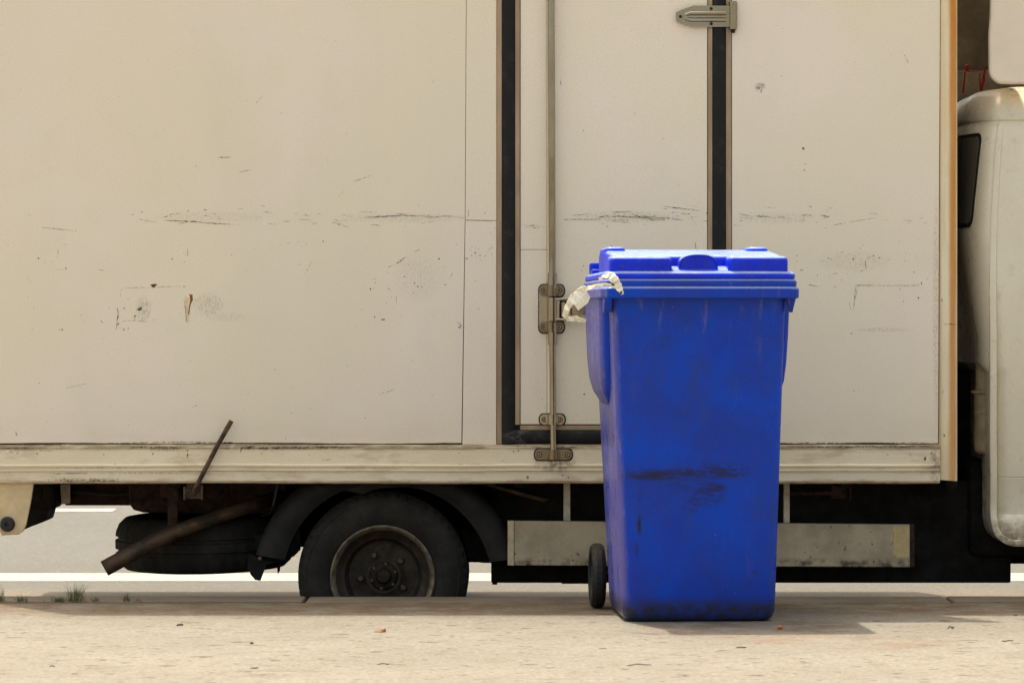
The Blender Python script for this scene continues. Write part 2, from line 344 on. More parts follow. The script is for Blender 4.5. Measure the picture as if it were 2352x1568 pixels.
# ------------------------------------------------------------------ mesh helper
class MB:
    def __init__(s): s.bm = bmesh.new(); s.mi = 0
    def face(s, vs):
        try: f = s.bm.faces.new(vs); f.material_index = s.mi; return f
        except ValueError: return None
    def v(s, p): return s.bm.verts.new(p)
    def box(s, x0, x1, y0, y1, z0, z1, bev=0.0, seg=2):
        t = bmesh.new(); bmesh.ops.create_cube(t, size=1)
        for v in t.verts: v.co = ((x0 + x1) / 2 + v.co.x * (x1 - x0), (y0 + y1) / 2 + v.co.y * (y1 - y0), (z0 + z1) / 2 + v.co.z * (z1 - z0))
        if bev: bmesh.ops.bevel(t, geom=t.edges[:], offset=bev, segments=seg, affect='EDGES', profile=0.5)
        s.add(t)
    def add(s, t, mat=None):
        m = {}
        for v in t.verts: m[v] = s.v(mat @ v.co if mat else v.co)
        for f in t.faces: s.face([m[v] for v in f.verts])
        t.free()
    def pbox(s, px0, px1, py0, py1, Y, y0, y1, bev=0.0):   # measured in photo pixels at distance Y, from depth y0 to y1
        x0, z1 = XZ(px0, py0, Y); x1, z0 = XZ(px1, py1, Y)
        s.box(x0, x1, y0, y1, z0, z1, bev)
    def prism(s, pts, y0, y1, bev=0.0):                    # (x, z) outline pushed from y0 (front) to y1
        t = bmesh.new()
        a = [t.verts.new((x, y0, z)) for x, z in pts]; b = [t.verts.new((x, y1, z)) for x, z in pts]
        n = len(pts)
        f0 = t.faces.new(a); t.faces.new(b[::-1])
        for i in range(n): t.faces.new([a[i], b[i], b[(i + 1) % n], a[(i + 1) % n]])
        bmesh.ops.recalc_face_normals(t, faces=t.faces[:])
        if bev: bmesh.ops.bevel(t, geom=list(f0.edges), offset=bev, segments=2, affect='EDGES', profile=0.5)
        s.add(t)
    def pprism(s, pts, Y, y0, y1, bev=0.0): s.prism([XZ(a, b, Y) for a, b in pts], y0, y1, bev)
    def loft(s, secs, cap0=True, cap1=True, closed=True):
        rows = [[s.v(p) for p in sec] for sec in secs]
        n = len(rows[0])
        for a, b in zip(rows, rows[1:]):
            for i in range(n if closed else n - 1):
                j = (i + 1) % n; s.face([a[i], a[j], b[j], b[i]])
        if cap0: s.face(rows[0][::-1])
        if cap1: s.face(rows[-1])
        return rows
    def tube(s, pts, r, n=12, cap=True):
        n = max(n, 20)
        pts = [Vector(p) for p in pts]; rr = r if isinstance(r, (list, tuple)) else [r] * len(pts)
        secs = []; up = Vector((0.13, 0.31, 0.94))
        for i, p in enumerate(pts):
            d = (pts[min(i + 1, len(pts) - 1)] - pts[max(i - 1, 0)]).normalized()
            a = d.cross(up)
            if a.length < 0.05: a = d.cross(Vector((1, 0, 0)))
            a.normalize(); b = d.cross(a)
            secs.append([p + rr[i] * (math.cos(q) * a + math.sin(q) * b) for q in [2 * math.pi * k / n for k in range(n)]])
        s.loft(secs, cap, cap)
    def lathe(s, prof, cx=0, cz=0, n=64, axis='Y', mod=None, cap=False):   # (radius, along) pairs turned about the Y (or Z) axis
        rows = []
        for k in range(n):
            q = 2 * math.pi * k / n; row = []
            for i, (r, y) in enumerate(prof):
                rr = mod(i, k, r) if mod else r
                row.append(s.v((cx + rr * math.cos(q), y, cz + rr * math.sin(q)) if axis == 'Y' else (cx + rr * math.cos(q), cz + rr * math.sin(q), y)))
            rows.append(row)
        for k in range(n):
            a, b = rows[k], rows[(k + 1) % n]
            for i in range(len(prof) - 1): s.face([a[i], b[i], b[i + 1], a[i + 1]])
        if cap: s.face([rw[0] for rw in rows]); s.face([rw[-1] for rw in rows][::-1])
    def ribbon(s, pts, w, y, jit=0.35, step=0.006):        # a scratch: (x, z) line of uneven width lying on the plane y
        P = []
        for (a, b) in zip(pts, pts[1:]):
            L = math.dist(a, b); k = max(1, int(L / step))
            for i in range(k): P.append((a[0] + (b[0] - a[0]) * i / k, a[1] + (b[1] - a[1]) * i / k))
        P.append(pts[-1]); n = len(P); prev = None
        for i, p in enumerate(P):
            q = P[min(i + 1, n - 1)]; o = P[max(i - 1, 0)]
            dx, dz = q[0] - o[0], q[1] - o[1]; L = math.hypot(dx, dz) or 1
            t = min(1, 0.25 + 4 * min(i, n - 1 - i) / n)
            h = w * t * (1 + rng.uniform(-jit, jit)) / 2
            off = rng.uniform(-0.3, 0.3) * w
            nx, nz = -dz / L, dx / L
            cur = (s.v((p[0] + nx * (h + off), y, p[1] + nz * (h + off))), s.v((p[0] + nx * (off - h), y, p[1] + nz * (off - h))))
            if prev: s.face([prev[0], prev[1], cur[1], cur[0]])
            prev = cur
    def chip(s, x, z, rx, rz, y):
        n = 9; s.face([s.v((x + rx * rng.uniform(0.5, 1.15) * math.cos(q), y, z + rz * rng.uniform(0.5, 1.15) * math.sin(q))) for q in [2 * math.pi * k / n for k in range(n)]])
    def poly(s, pts, y): s.face([s.v((a, y, b)) for a, b in pts])

def rrect(x0, x1, y0, y1, r, z, n=6):
    r = min(r, (x1 - x0) / 2 - 1e-4, (y1 - y0) / 2 - 1e-4); P = []
    for cx, cy, a in ((x1 - r, y1 - r, 0), (x0 + r, y1 - r, 90), (x0 + r, y0 + r, 180), (x1 - r, y0 + r, 270)):
        for k in range(n + 1):
            q = R(a + 90 * k / n); P.append((cx + r * math.cos(q), cy + r * math.sin(q), z))
    return P

def obj(name, mb, mats, parent=None, off=(0, 0, 0), loc=None, sharp=20, flat=False, recalc=True):
    if recalc: bmesh.ops.recalc_face_normals(mb.bm, faces=mb.bm.faces[:])
    me = bpy.data.meshes.new(name)
    if any(off): bmesh.ops.translate(mb.bm, verts=mb.bm.verts[:], vec=[-c for c in off])
    mb.bm.to_mesh(me); mb.bm.free()
    for m in (mats if isinstance(mats, (list, tuple)) else [mats]): me.materials.append(M[m])
    if not flat:
        me.shade_smooth(); me.set_sharp_from_angle(angle=R(sharp))
    o = bpy.data.objects.new(name, me); COL.objects.link(o)
    if parent: o.parent = parent
    if loc: o.location = loc
    return o
def tag(o, label=None, cat=None, group=None, kind=None):
    if label: o['label'] = label
    if cat: o['category'] = cat
    if group: o['group'] = group
    if kind: o['kind'] = kind
    return o
def empty(name, loc, label, cat, group=None, rz=0):
    o = bpy.data.objects.new(name, None); COL.objects.link(o); o.location = loc; o.rotation_euler = (0, 0, rz)
    o.empty_display_size = 0.1
    return tag(o, label, cat, group)

# ------------------------------------------------------------------ the setting
def sheet(name, rows, xs, mat, kind='structure'):        # rows: (y, z) profile run along x
    m = MB(); V = [[m.v((x, y, z)) for x in xs] for y, z in rows]
    for a, b in zip(V, V[1:]):
        for i in range(len(xs) - 1): m.face([a[i], a[i + 1], b[i + 1], b[i]])
    return tag(obj(name, m, mat, recalc=False), kind=kind)
YK0, YK1 = 10.715, 10.935
sheet('ground', [(-600, -0.6), (900, -0.6)], [-700, 700], 'soil')
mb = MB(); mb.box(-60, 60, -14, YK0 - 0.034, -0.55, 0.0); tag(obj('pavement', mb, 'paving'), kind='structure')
mb = MB()
xs = [-60, -24, -12]; x = -7.37
while x < 60: xs.append(x); x += 1.0 if x < 8 else 8
jx = XZ(702, 0, 10.83)[0]; sh = jx - min(xs, key=lambda q: abs(q - jx))
xs = [q + sh for q in xs]
for i, (a, b) in enumerate(zip(xs, xs[1:])):
    dz = rng.uniform(0.0, 0.005)
    mb.box(a + 0.004, b - 0.004, YK0 + 0.006, YK1, -0.5, dz, 0.008)
tag(obj('kerb', mb, 'kerb'), kind='structure')
mb = MB(); mb.box(-60, 60, YK0 - 0.04, YK1 - 0.02, -0.5, -0.012); tag(obj('kerb_bed', mb, 'joint'), kind='structure')
sheet('road', [(YK1 - 0.01, road_z(YK1)), (17.2, road_z(17.2)), (24.0, road_z(24.0))], [-200, -20, -5, 5, 20, 200], 'asphalt')
zf = road_z(24.0)
mb = MB(); mb.box(-200, 200, 23.99, 28, zf - 0.3, zf + 0.14); tag(obj('far_pavement', mb, 'paving'), kind='structure')
def marking(name, Y0, Y1, x0, x1):
    m = MB(); e = 0.002
    m.bm.faces.new([m.v((x0, Y0, road_z(Y0) + e)), m.v((x1, Y0, road_z(Y0) + e)), m.v((x1, Y1, road_z(Y1) + e)), m.v((x0, Y1, road_z(Y1) + e))])
    return tag(obj(name, m, 'line', recalc=False), kind='structure')
marking('edge_marking', 13.36, 13.64, -200, 200)
x1 = XZ(262, 0, 16.3)[0]
for k in range(-6, 7): marking('lane_marking', 16.24, 16.40, x1 - 3.0 + k * 9, x1 + k * 9)

# ------------------------------------------------------------------ the truck
TR = (0.0, 12.1, -0.19)
truck = empty('delivery_truck', TR, 'dirty cream white box truck parked along the kerb behind the blue bin', 'truck')
def T(name, mb, mats, parent=None, **k): return obj(name, mb, mats, parent or truck, TR, **k)
XL = XZ(-150, 0, YT)[0]; XR = XZ(2199, 0, YT)[0]
ZTOP = 2.72
def zt(py): return XZ(0, py, YT)[1]
def xt(px): return XZ(px, 0, YT)[0]
# transforms from zoomed crops of the photograph to its 2352 px frame
TA = lambda a, b: (0.2519 * a, 413.4 + 0.2519 * b)
TB = lambda a, b: (551.25 + 0.2519 * a, 413.4 + 0.2519 * b)
TD = lambda a, b: (1470 + 0.375 * a, 0.375 * b)
TF = lambda a, b: (1653.75 + 0.2929 * a, 367.5 + 0.2929 * b)
T1 = lambda a, b: (0.3322 * a, 964.7 + 0.3322 * b)
T2 = lambda a, b: (551.25 + 0.3322 * a, 964.7 + 0.3322 * b)
T5 = lambda a, b: (1745.6 + 0.3515 * a, 872.8 + 0.3515 * b)
PXM = YT / F
def lines(mb, tf, k, data, y, mi=1, fi=2):               # data: (points, width in crop px, faint?)
    for d in data:
        pts, w = d[0], d[1]; mb.mi = fi if len(d) > 2 and d[2] else mi
        mb.ribbon([XZ(*tf(*p), YT) for p in pts], max(w * k, 1.1) * PXM, y)
def chips(mb, tf, k, data, y, mi=1):
    mb.mi = mi
    for a, b, rx, rz in data:
        x, z = XZ(*tf(a, b), YT); mb.chip(x, z, max(rx * k, 1.0) * PXM, max(rz * k, 0.9) * PXM, y)
def scatter_scratches(mb, px0, px1, py0, py1, n, y, lmax=60, mi=2, mi2=1):
    for i in range(n):
        px = rng.uniform(px0, px1); py = rng.gauss((py0 + py1) / 2, (py1 - py0) / 5); L = rng.uniform(8, lmax) * rng.random() + 6; s = rng.gauss(0.02, 0.10)
        mb.mi = mi if rng.random() < 0.75 else mi2
        mb.ribbon([XZ(px, py, YT), XZ(px + L / 2, py + L / 2 * s + rng.uniform(-1, 1), YT), XZ(min(px + L, px1), py + L * s, YT)], rng.uniform(0.8, 1.7) * PXM, y)
def scatter_chips(mb, px0, px1, py0, py1, n, y, mi=1, r=1.6):
    mb.mi = mi
    for i in range(n):
        x, z = XZ(rng.uniform(px0, px1), rng.uniform(py0, py1), YT); q = rng.uniform(0.5, r) * PXM
        mb.chip(x, z, q * rng.uniform(0.6, 1.6), q, y)
YS = YT - 0.0006

# core of the box, roof, floor
mb = MB(); mb.box(XL + 0.01, XR - 0.012, YT + 0.009, 13.13, zt(1100), ZTOP - 0.03); T('cargo_core', mb, 'gap')
mb = MB(); mb.box(XL, XR, YT - 0.012, 13.17, ZTOP - 0.03, ZTOP + 0.03, 0.01)
mb.box(XL, XR, 13.135, 13.17, zt(1105), ZTOP - 0.03)
mb.box(XL - 0.012, XL + 0.006, YT + 0.0, 13.13, zt(1105), ZTOP - 0.03)
T('cargo_shell', mb, 'box_white')
mb = MB(); mb.box(XR - 0.010, XR - 0.004, YT + 0.065, 13.13, zt(1100), ZTOP - 0.03); T('front_bulkhead', mb, 'bulkhead')

# left side panel, in two sheets split by a seam
SK = 0.2519
mb = MB(); zb = zt(1017.5)
seam = [(1070.5, -1300), (1070.5, 0), (1068, 500), (1061, 1017.5)]
sx = [XZ(a, b, YT) for a, b in seam]
bot = []
nb = 60
for i in range(nb + 1):                                   # the lower edge is bent and a little ragged
    px = -150 + (1060 + 150) * i / nb
    bot.append((xt(px), zb + (0.0012 * math.sin(px * 0.013) + rng.uniform(-0.0006, 0.0006))))
mb.prism([(XL, ZTOP - 0.03)] + bot + [(sx[2][0], sx[2][1]), (sx[1][0], sx[1][1]), (sx[1][0], ZTOP - 0.03)], YT, YT + 0.012, 0.0012)
lines(mb, TA, SK, [
    ([(1490, 370), (1600, 372), (1780, 380), (1900, 393), (2120, 404)], 8), ([(1630, 400), (1720, 378)], 5), ([(1260, 360), (1350, 360)], 3, 1), ([(1500, 338), (1580, 308), (1660, 302)], 3, 1),
    ([(360, 432), (420, 437), (610, 457)], 5), ([(610, 457), (710, 470)], 3, 1), ([(245, 322), (290, 316)], 4, 1), ([(2160, 260), (2220, 265)], 4, 1), ([(2120, 404), (2190, 410)], 3, 1),
    ([(1712, 622), (1712, 695)], 4), ([(530, 620), (527, 690)], 3, 1), ([(508, 700), (535, 700)], 4), ([(585, 583), (610, 583)], 4), ([(592, 583), (592, 612)], 4), ([(1742, 607), (1768, 607)], 4, 1),
    ([(1072, 1160), (1076, 1230), (1065, 1300), (1063, 1360)], 8), ([(1105, 985), (1095, 1070)], 4, 1), ([(1110, 982), (1350, 980)], 4, 1), ([(1225, 982), (1255, 982)], 6), ([(1475, 976), (1505, 976)], 7), ([(1350, 980), (1620, 970), (1700, 970)], 4, 1), ([(1660, 970), (1705, 971)], 6),
    ([(1110, 1295), (1150, 1280), (1290, 1285), (1350, 1295)], 3, 1), ([(920, 1275), (938, 1310)], 4), ([(1395, 1285), (1410, 1258)], 5), ([(893, 815), (960, 830)], 4, 1), ([(510, 813), (585, 818)], 4, 1), ([(255, 890), (285, 925)], 3, 1)], YS)
chips(mb, TA, SK, [(1878, 272, 20, 9), (1875, 325, 14, 5), (1715, 283, 12, 4), (1295, 292, 14, 5), (1955, 308, 12, 4), (75, 595, 6, 6), (352, 715, 10, 9), (600, 805, 8, 14), (1570, 720, 10, 8), (1675, 668, 4, 4), (1690, 690, 4, 5), (1190, 487, 4, 4),
    (298, 1362, 5, 5), (542, 1363, 6, 8), (567, 1366, 7, 12), (1132, 1172, 7, 12), (1270, 1178, 24, 18), (1285, 1165, 8, 20), (1230, 1240, 9, 12), (1228, 1272, 16, 5), (1130, 1360, 8, 14), (1170, 1352, 6, 7), (1080, 1240, 10, 16), (1074, 1310, 12, 14), (1680, 1107, 8, 5), (990, 690, 4, 6), (2110, 685, 6, 4), (995, 1160, 5, 5)], YS)
# paint torn off down to the filler
mb.mi = 4; mb.poly([XZ(*TA(*p), YT) for p in [(1700, 1055), (1722, 1045), (1745, 1048), (1745, 1090), (1722, 1150), (1714, 1230), (1722, 1252), (1720, 1280), (1706, 1285), (1702, 1250), (1704, 1200), (1697, 1165), (1692, 1110)]], YS)
mb.mi = 3; mb.poly([XZ(*TA(*p), YT) for p in [(1726, 1042), (1755, 1044), (1758, 1092), (1738, 1135), (1730, 1170), (1726, 1225), (1716, 1230), (1724, 1150), (1736, 1090)]], YS - 0.0003)
lines(mb, TA, SK, [([(1692, 1060), (1686, 1110), (1690, 1165), (1697, 1230), (1697, 1285), (1713, 1300), (1730, 1282)], 5)], YS - 0.0004)
chips(mb, TA, SK, [(1402, 957, 30, 14), (1402, 968, 24, 12)], YS - 0.0003, 3)
lines(mb, TB, SK, [
    ([(1140, 342), (1280, 334), (1480, 323), (1570, 326), (1660, 331)], 9), ([(1380, 318), (1440, 308), (1540, 312)], 4), ([(1660, 338), (1780, 340), (1870, 328), (1945, 332)], 5), ([(1085, 290), (1260, 296)], 3, 1), ([(1085, 345), (1140, 340)], 4, 1), ([(1600, 330), (1760, 322)], 3, 1), ([(1945, 335), (2045, 345)], 3, 1),
    ([(190, 287), (290, 297)], 4), ([(135, 350), (195, 335)], 4), ([(580, 317), (615, 318)], 7), ([(530, 358), (650, 368)], 4), ([(695, 320), (745, 303)], 3, 1), ([(860, 362), (948, 383)], 4), ([(875, 405), (930, 415), (1000, 438)], 4), ([(835, 425), (865, 423)], 3, 1), ([(890, 160), (945, 102)], 4, 1), ([(1030, 16), (1100, 0)], 4, 1), ([(1650, 390), (1780, 377)], 3, 1),
    ([(1345, 800), (1440, 755), (1480, 722), (1515, 700)], 5), ([(1450, 750), (1515, 697)], 5), ([(1440, 740), (1458, 695)], 4, 1), ([(1583, 657), (1643, 632)], 5), ([(1905, 905), (1945, 845)], 4, 1), ([(1425, 1055), (1427, 1122)], 6), ([(1340, 980), (1378, 1010)], 4), ([(1205, 912), (1225, 898), (1237, 912)], 5), ([(880, 935), (900, 945)], 3, 1)], YS)
chips(mb, TB, SK, [(1190, 995, 8, 12), (1236, 935, 5, 8), (1580, 1032, 6, 8), (1620, 972, 8, 8), (1660, 975, 9, 7), (1865, 795, 6, 4), (1105, 1180, 6, 5), (1470, 1240, 6, 12), (1060, 1340, 14, 5), (2003, 1342, 14, 9), (1508, 425, 8, 3), (175, 1132, 7, 3), (135, 633, 6, 4), (1500, 880, 6, 6), (1590, 940, 8, 8), (438, 575, 6, 3), (530, 570, 5, 8), (607, 578, 4, 3), (755, 560, 9, 8), (365, 595, 7, 5), (1870, 955, 14, 5), (1312, 862, 5, 4)], YS)
chips(mb, TB, SK, [(1815, 718, 10, 9), (1227, 1248, 9, 9), (1305, 1272, 20, 9)], YS, 5)
lines(mb, lambda a, b: (a, b), 1, [([(587, 238), (606, 218)], 1.2, 1), ([(500, 362), (530, 361)], 1.6), ([(547, 396), (577, 390)], 1.2), ([(340, 135), (342, 143)], 1.2, 1), ([(810, 418), (855, 402)], 1.3, 1), ([(700, 630), (716, 600)], 1.1, 1), ([(1052, 740), (1062, 752)], 2.2), ([(440, 935), (455, 930)], 1.2, 1), ([(990, 910), (1000, 905)], 1.5, 1), ([(150, 892), (200, 880)], 1.1, 1), ([(870, 905), (910, 893)], 1.1, 1), ([(36, 990), (40, 1000)], 2.5)], YS)
chips(mb, lambda a, b: (a, b), 1, [(273, 222, 1.5, 1.5), (37, 997, 1.5, 3), (632, 848, 2, 1.5), (713, 938, 2, 1.6), (450, 382, 2, 1.3), (646, 260, 1.5, 1), (90, 880, 1.5, 1.2), (840, 960, 2, 1.3), (570, 905, 1.6, 1.2)], YS)
scatter_scratches(mb, 250, 1050, 470, 530, 14, YS, 50)
scatter_chips(mb, 20, 1050, 560, 800, 34, YS, 2, 1.4); scatter_chips(mb, 830, 1000, 600, 760, 16, YS, 1, 1.2); scatter_chips(mb, 10, 1050, 820, 1005, 26, YS, 2, 1.3)
T('side_panel', mb, ['panel', 'scuff', 'scuff_faint', 'chip_rust', 'chip_cream', 'chip_olive'], flat=True)
# strip between the seam and the door seal, in an upper and a lower sheet
mb = MB()
g = 0.0014
mb.prism([(sx[1][0] + g, ZTOP - 0.03), (sx[1][0] + g, sx[1][1]), (sx[2][0] + g, sx[2][1]), (xt(1068) + g, zt(505.2)), (xt(1140.5), zt(506.6)), (xt(1140.5), ZTOP - 0.03)], YT + 0.0004, YT + 0.012, 0.001)
mb.prism([(xt(1068) + g, zt(506)), (sx[3][0] + g, zt(1020)), (xt(1140), zt(1021)), (xt(1140.5), zt(507.5))], YT + 0.0002, YT + 0.012, 0.001)
chips(mb, TB, SK, [(2065, 715, 16, 9), (2110, 690, 8, 5), (2145, 665, 10, 8), (2170, 1176, 20, 3), (2235, 300, 8, 6), (2280, 480, 8, 4), (2148, 918, 5, 4), (2310, 860, 5, 5), (2050, 1345, 8, 4)], YS)
lines(mb, TB, SK, [([(2080, 250), (2083, 340)], 3, 1), ([(2310, 465), (2325, 425)], 4, 1), ([(2055, 368), (2330, 373)], 4)], YS)
scatter_chips(mb, 1080, 1135, 565, 600, 22, YS, 1, 1.4)
T('side_panel', mb, ['panel', 'scuff', 'scuff_faint'], flat=True)

# door with its two seals
mb = MB()
mb.pbox(1195.5, 1256, -1230, 572.9, YT, YT + 0.0005, YT + 0.02, 0.0012); mb.pbox(1195.5, 1256, 573.8, 974, YT, YT + 0.0003, YT + 0.02, 0.0012)
mb.pbox(1256.8, 1624.5, -1230, 974, YT, YT + 0.0004, YT + 0.02, 0.0012)
lines(mb, TD, 0.375, [([(145, 1265), (260, 1278), (365, 1290)], 5), ([(240, 1308), (310, 1311)], 5), ([(0, 1325), (50, 1325)], 5), ([(290, 1255), (360, 1268)], 3, 1), ([(60, 1328), (130, 1338)], 4), ([(40, 1347), (160, 1346)], 3), ([(150, 1332), (230, 1338)], 3, 1), ([(330, 1355), (345, 1380)], 3), ([(335, 1480), (345, 1525)], 4)], YS)
lines(mb, lambda a, b: (a, b), 1, [([(1290, 504), (1372, 504)], 1.4), ([(1312, 495), (1355, 492)], 1.3, 1), ([(1395, 498), (1430, 497), (1487, 500)], 1.9), ([(1405, 488), (1450, 486)], 1.4), ([(1445, 489), (1475, 500), (1505, 503)], 1.6), ([(1510, 500), (1570, 505)], 1.5), ([(1374, 500), (1400, 495)], 1.5), ([(1530, 490), (1560, 487)], 1.2, 1), ([(1198, 516), (1230, 520)], 1.2, 1), ([(1340, 560), (1352, 554)], 1.3, 1), ([(1287, 184), (1289, 198)], 1.4), ([(1455, 258), (1462, 264)], 1.4)], YS)
chips(mb, lambda a, b: (a, b), 1, [(1524, 318, 2, 1.5), (1340, 300, 1.3, 1.6), (1395, 520, 2, 1.2), (1480, 516, 3, 1), (1404, 566, 3, 1.3), (1342, 984, 4, 2), (1340, 610, 1.6, 3), (1342, 905, 3, 2), (1240, 690, 1, 2)], YS)
scatter_scratches(mb, 1285, 1620, 482, 515, 20, YS, 60); scatter_scratches(mb, 1200, 1250, 508, 530, 6, YS, 30)
scatter_chips(mb, 1210, 1340, 420, 960, 22, YS, 2, 1.3); scatter_chips(mb, 1350, 1620, 60, 560, 20, YS, 2, 1.2)
door = T('side_door', mb, ['panel_door', 'scuff', 'scuff_faint'], flat=True)
def seal(px0, px1, py0, py1, mat, name, y0, dep, vertical=True, parent=None, mitre=0):
    m = MB(); x0, z1 = XZ(px0, py0, YT); x1, z0 = XZ(px1, py1, YT); n = 8
    secs = []
    cnt = 60
    for k in range(cnt + 1):
        t = k / cnt; wob = 0.0006 * math.sin(t * 21 + px0) + rng.uniform(-0.0003, 0.0003)
        row = []
        for i in range(n + 1):
            q = math.pi * i / n; u = -math.cos(q) * 0.5 + 0.5; d = y0 - dep * math.sin(q)
            if vertical: row.append((x0 + (x1 - x0) * u + wob, d, z0 + (z1 - z0) * t))
            else: row.append((x0 + (x1 - x0) * t, d, z1 + (z0 - z1) * u + wob))
        secs.append(row)
    m.loft(secs, False, False, False)
    return T(name, m, mat, parent or door, sharp=60, recalc=False)
def flatstrip(px0, px1, py0, py1, mat, name, proud, parent=None):
    m = MB(); m.pbox(px0, px1, py0, py1, YT, YT - proud, YT + 0.008, 0.0012); return T(name, m, mat, parent or door)
for (a, b) in ((1141.5, 1152.5), (1183.5, 1194.2)): flatstrip(a, b, -1230, 975 if a > 1180 else 1019, 'tan_seal', 'seal_edge', 0.003)
for (a, b) in ((1626, 1636), (1667.5, 1679.6)): flatstrip(a, b, -1230, 975 if a < 1640 else 1016, 'tan_seal', 'seal_edge', 0.003)
flatstrip(1194.8, 1625.5, 976.5, 987, 'tan_seal', 'seal_edge', 0.0034)
seal(1152, 1184, -1230, 1019, 'gasket', 'rubber_seal', YT + 0.001, 0.009)
seal(1635.5, 1668, -1230, 1019, 'gasket', 'rubber_seal', YT + 0.001, 0.009)
seal(1172, 1640, 987, 1019, 'gasket', 'rubber_seal', YT + 0.0005, 0.0105, False)
# right side panel
mb = MB(); mb.prism([(xt(1681), ZTOP - 0.03), (xt(1681), zb)] + [(xt(1681 + 475 * i / 30), zb + rng.uniform(-0.0006, 0.0006) + 0.0015 * math.sin(i * 0.4)) for i in range(1, 30)] + [(xt(2155), zb), (xt(2157), zt(500)), (xt(2159.5), zt(0)), (xt(2159.5), ZTOP - 0.03)], YT + 0.0002, YT + 0.012, 0.0012)
lines(mb, TF, 0.2929, [([(150, 422), (235, 440)], 4), ([(275, 441), (400, 445)], 6), ([(140, 474), (180, 478)], 5), ([(105, 510), (160, 516)], 4), ([(695, 360), (725, 370)], 4), ([(845, 370), (880, 383)], 4, 1), ([(890, 512), (1000, 490)], 4), ([(1000, 490), (1230, 450)], 4, 1), ([(800, 460), (870, 437)], 4, 1), ([(1170, 420), (1240, 425)], 3, 1), ([(355, 370), (440, 375)], 3, 1), ([(450, 450), (560, 460)], 3, 1),
    ([(690, 978), (770, 990)], 5), ([(1065, 982), (1200, 983)], 5), ([(1200, 983), (1560, 984)], 4, 1), ([(1065, 985), (1045, 1180)], 4), ([(1080, 985), (1060, 1095)], 4, 1), ([(1010, 1110), (1028, 1175)], 3, 1), ([(1140, 780), (1138, 810), (1150, 850), (1095, 878)], 5), ([(1400, 630), (1415, 640), (1405, 660)], 6), ([(1350, 650), (1385, 652)], 5, 1), ([(605, 780), (612, 815)], 4, 1), ([(657, 62), (664, 85)], 6), ([(760, 1117), (785, 1120)], 5), ([(875, 892), (930, 887)], 4, 1), ([(1500, 485), (1520, 490)], 4, 1), ([(1540, 780), (1545, 760)], 5), ([(1150, 775), (1200, 750)], 4, 1)], YS)
chips(mb, TF, 0.2929, [(535, 487, 6, 4), (840, 397, 10, 4), (640, 863, 12, 4), (765, 905, 4, 10), (955, 940, 4, 4), (880, 933, 4, 4), (905, 990, 8, 3), (1045, 775, 9, 9), (1250, 770, 8, 8), (1205, 750, 5, 5), (955, 725, 7, 4), (1010, 740, 5, 4), (1100, 693, 6, 4), (1580, 965, 5, 14), (1555, 975, 6, 9), (1410, 1010, 10, 3), (1440, 1108, 8, 5), (1555, 1080, 6, 9), (1030, 1358, 8, 6), (1680, 1340, 6, 8), (870, 780, 10, 5), (800, 790, 8, 6), (850, 770, 6, 5), (1520, 880, 5, 5), (605, 750, 5, 5)], YS)
mb.mi = 4
for a, b, rx, rz in ((1195, 968, 26, 7), (1430, 972, 24, 6), (1530, 970, 30, 7)):
    x, z = XZ(*TF(a, b), YT); mb.chip(x, z, rx * 0.2929 * PXM, rz * 0.2929 * PXM, YS - 0.002)
chips(mb, lambda a, b: (a, b), 1, [(1742, 203, 5, 4), (1752, 196, 4, 5), (1748, 210, 3, 4)], YS, 2)
chips(mb, lambda a, b: (a, b), 1, [(1795, 175, 3, 1.5), (1847, 392, 2, 2.5), (1745, 360, 1, 1.4), (1850, 376, 2, 1)], YS)
chips(mb, lambda a, b: (a, b), 1, [(1845, 341, 4, 3)], YS, 3)
lines(mb, lambda a, b: (a, b), 1, [([(2076, 124), (2087, 147)], 1.4)], YS)
scatter_scratches(mb, 1685, 1900, 482, 515, 9, YS, 55); scatter_scratches(mb, 1900, 2140, 495, 520, 5, YS, 40)
scatter_chips(mb, 1860, 2110, 580, 610, 18, YS, 1, 1.3); scatter_chips(mb, 1830, 2140, 520, 990, 22, YS, 2, 1.4)
T('side_panel', mb, ['panel_front', 'scuff', 'scuff_faint', 'chip_rust', 'panel_front'], flat=True)

# lower rail: a pressed profile run along the box
prof = [(1020, -0.004), (1021.5, 0.009), (1028.5, 0.0095), (1029.5, 0.006), (1031, 0.006), (1032, 0.011), (1065, 0.0115), (1067, 0.017), (1070.5, 0.017), (1072.5, 0.011), (1075.5, 0.011), (1077.5, 0.0165), (1080.5, 0.0165), (1082.5, 0.011), (1103, 0.012), (1107, 0.009), (1110, 0.0), (1110, -0.05)]
mb = MB(); xa, xb = XL - 0.004, xt(2158); secs = []
for i in range(101):
    x = xa + (xb - xa) * i / 100; w = 0.0007 * math.sin(x * 5.1) + 0.0005 * math.sin(x * 13 + 1)
    secs.append([(x, YT - d, zt(p) + w) for p, d in prof])
mb.loft(secs, True, True, False)
YR = YT - 0.0118
lines(mb, T1, 0.3322, [([(0, 172), (240, 170), (450, 165), (870, 156), (1320, 150), (1600, 153), (1625, 160), (2351, 168)], 5), ([(0, 192), (240, 190)], 7), ([(240, 190), (470, 188)], 4, 1), ([(890, 187), (1280, 187)], 8), ([(1530, 190), (1600, 196)], 6), ([(1665, 222), (1670, 192), (1770, 176)], 8), ([(1670, 192), (2351, 186)], 9), ([(230, 208), (380, 210)], 4, 1), ([(1020, 205), (1250, 207)], 4, 1), ([(1300, 152), (1450, 162), (1610, 155)], 6)], YR - 0.0006)
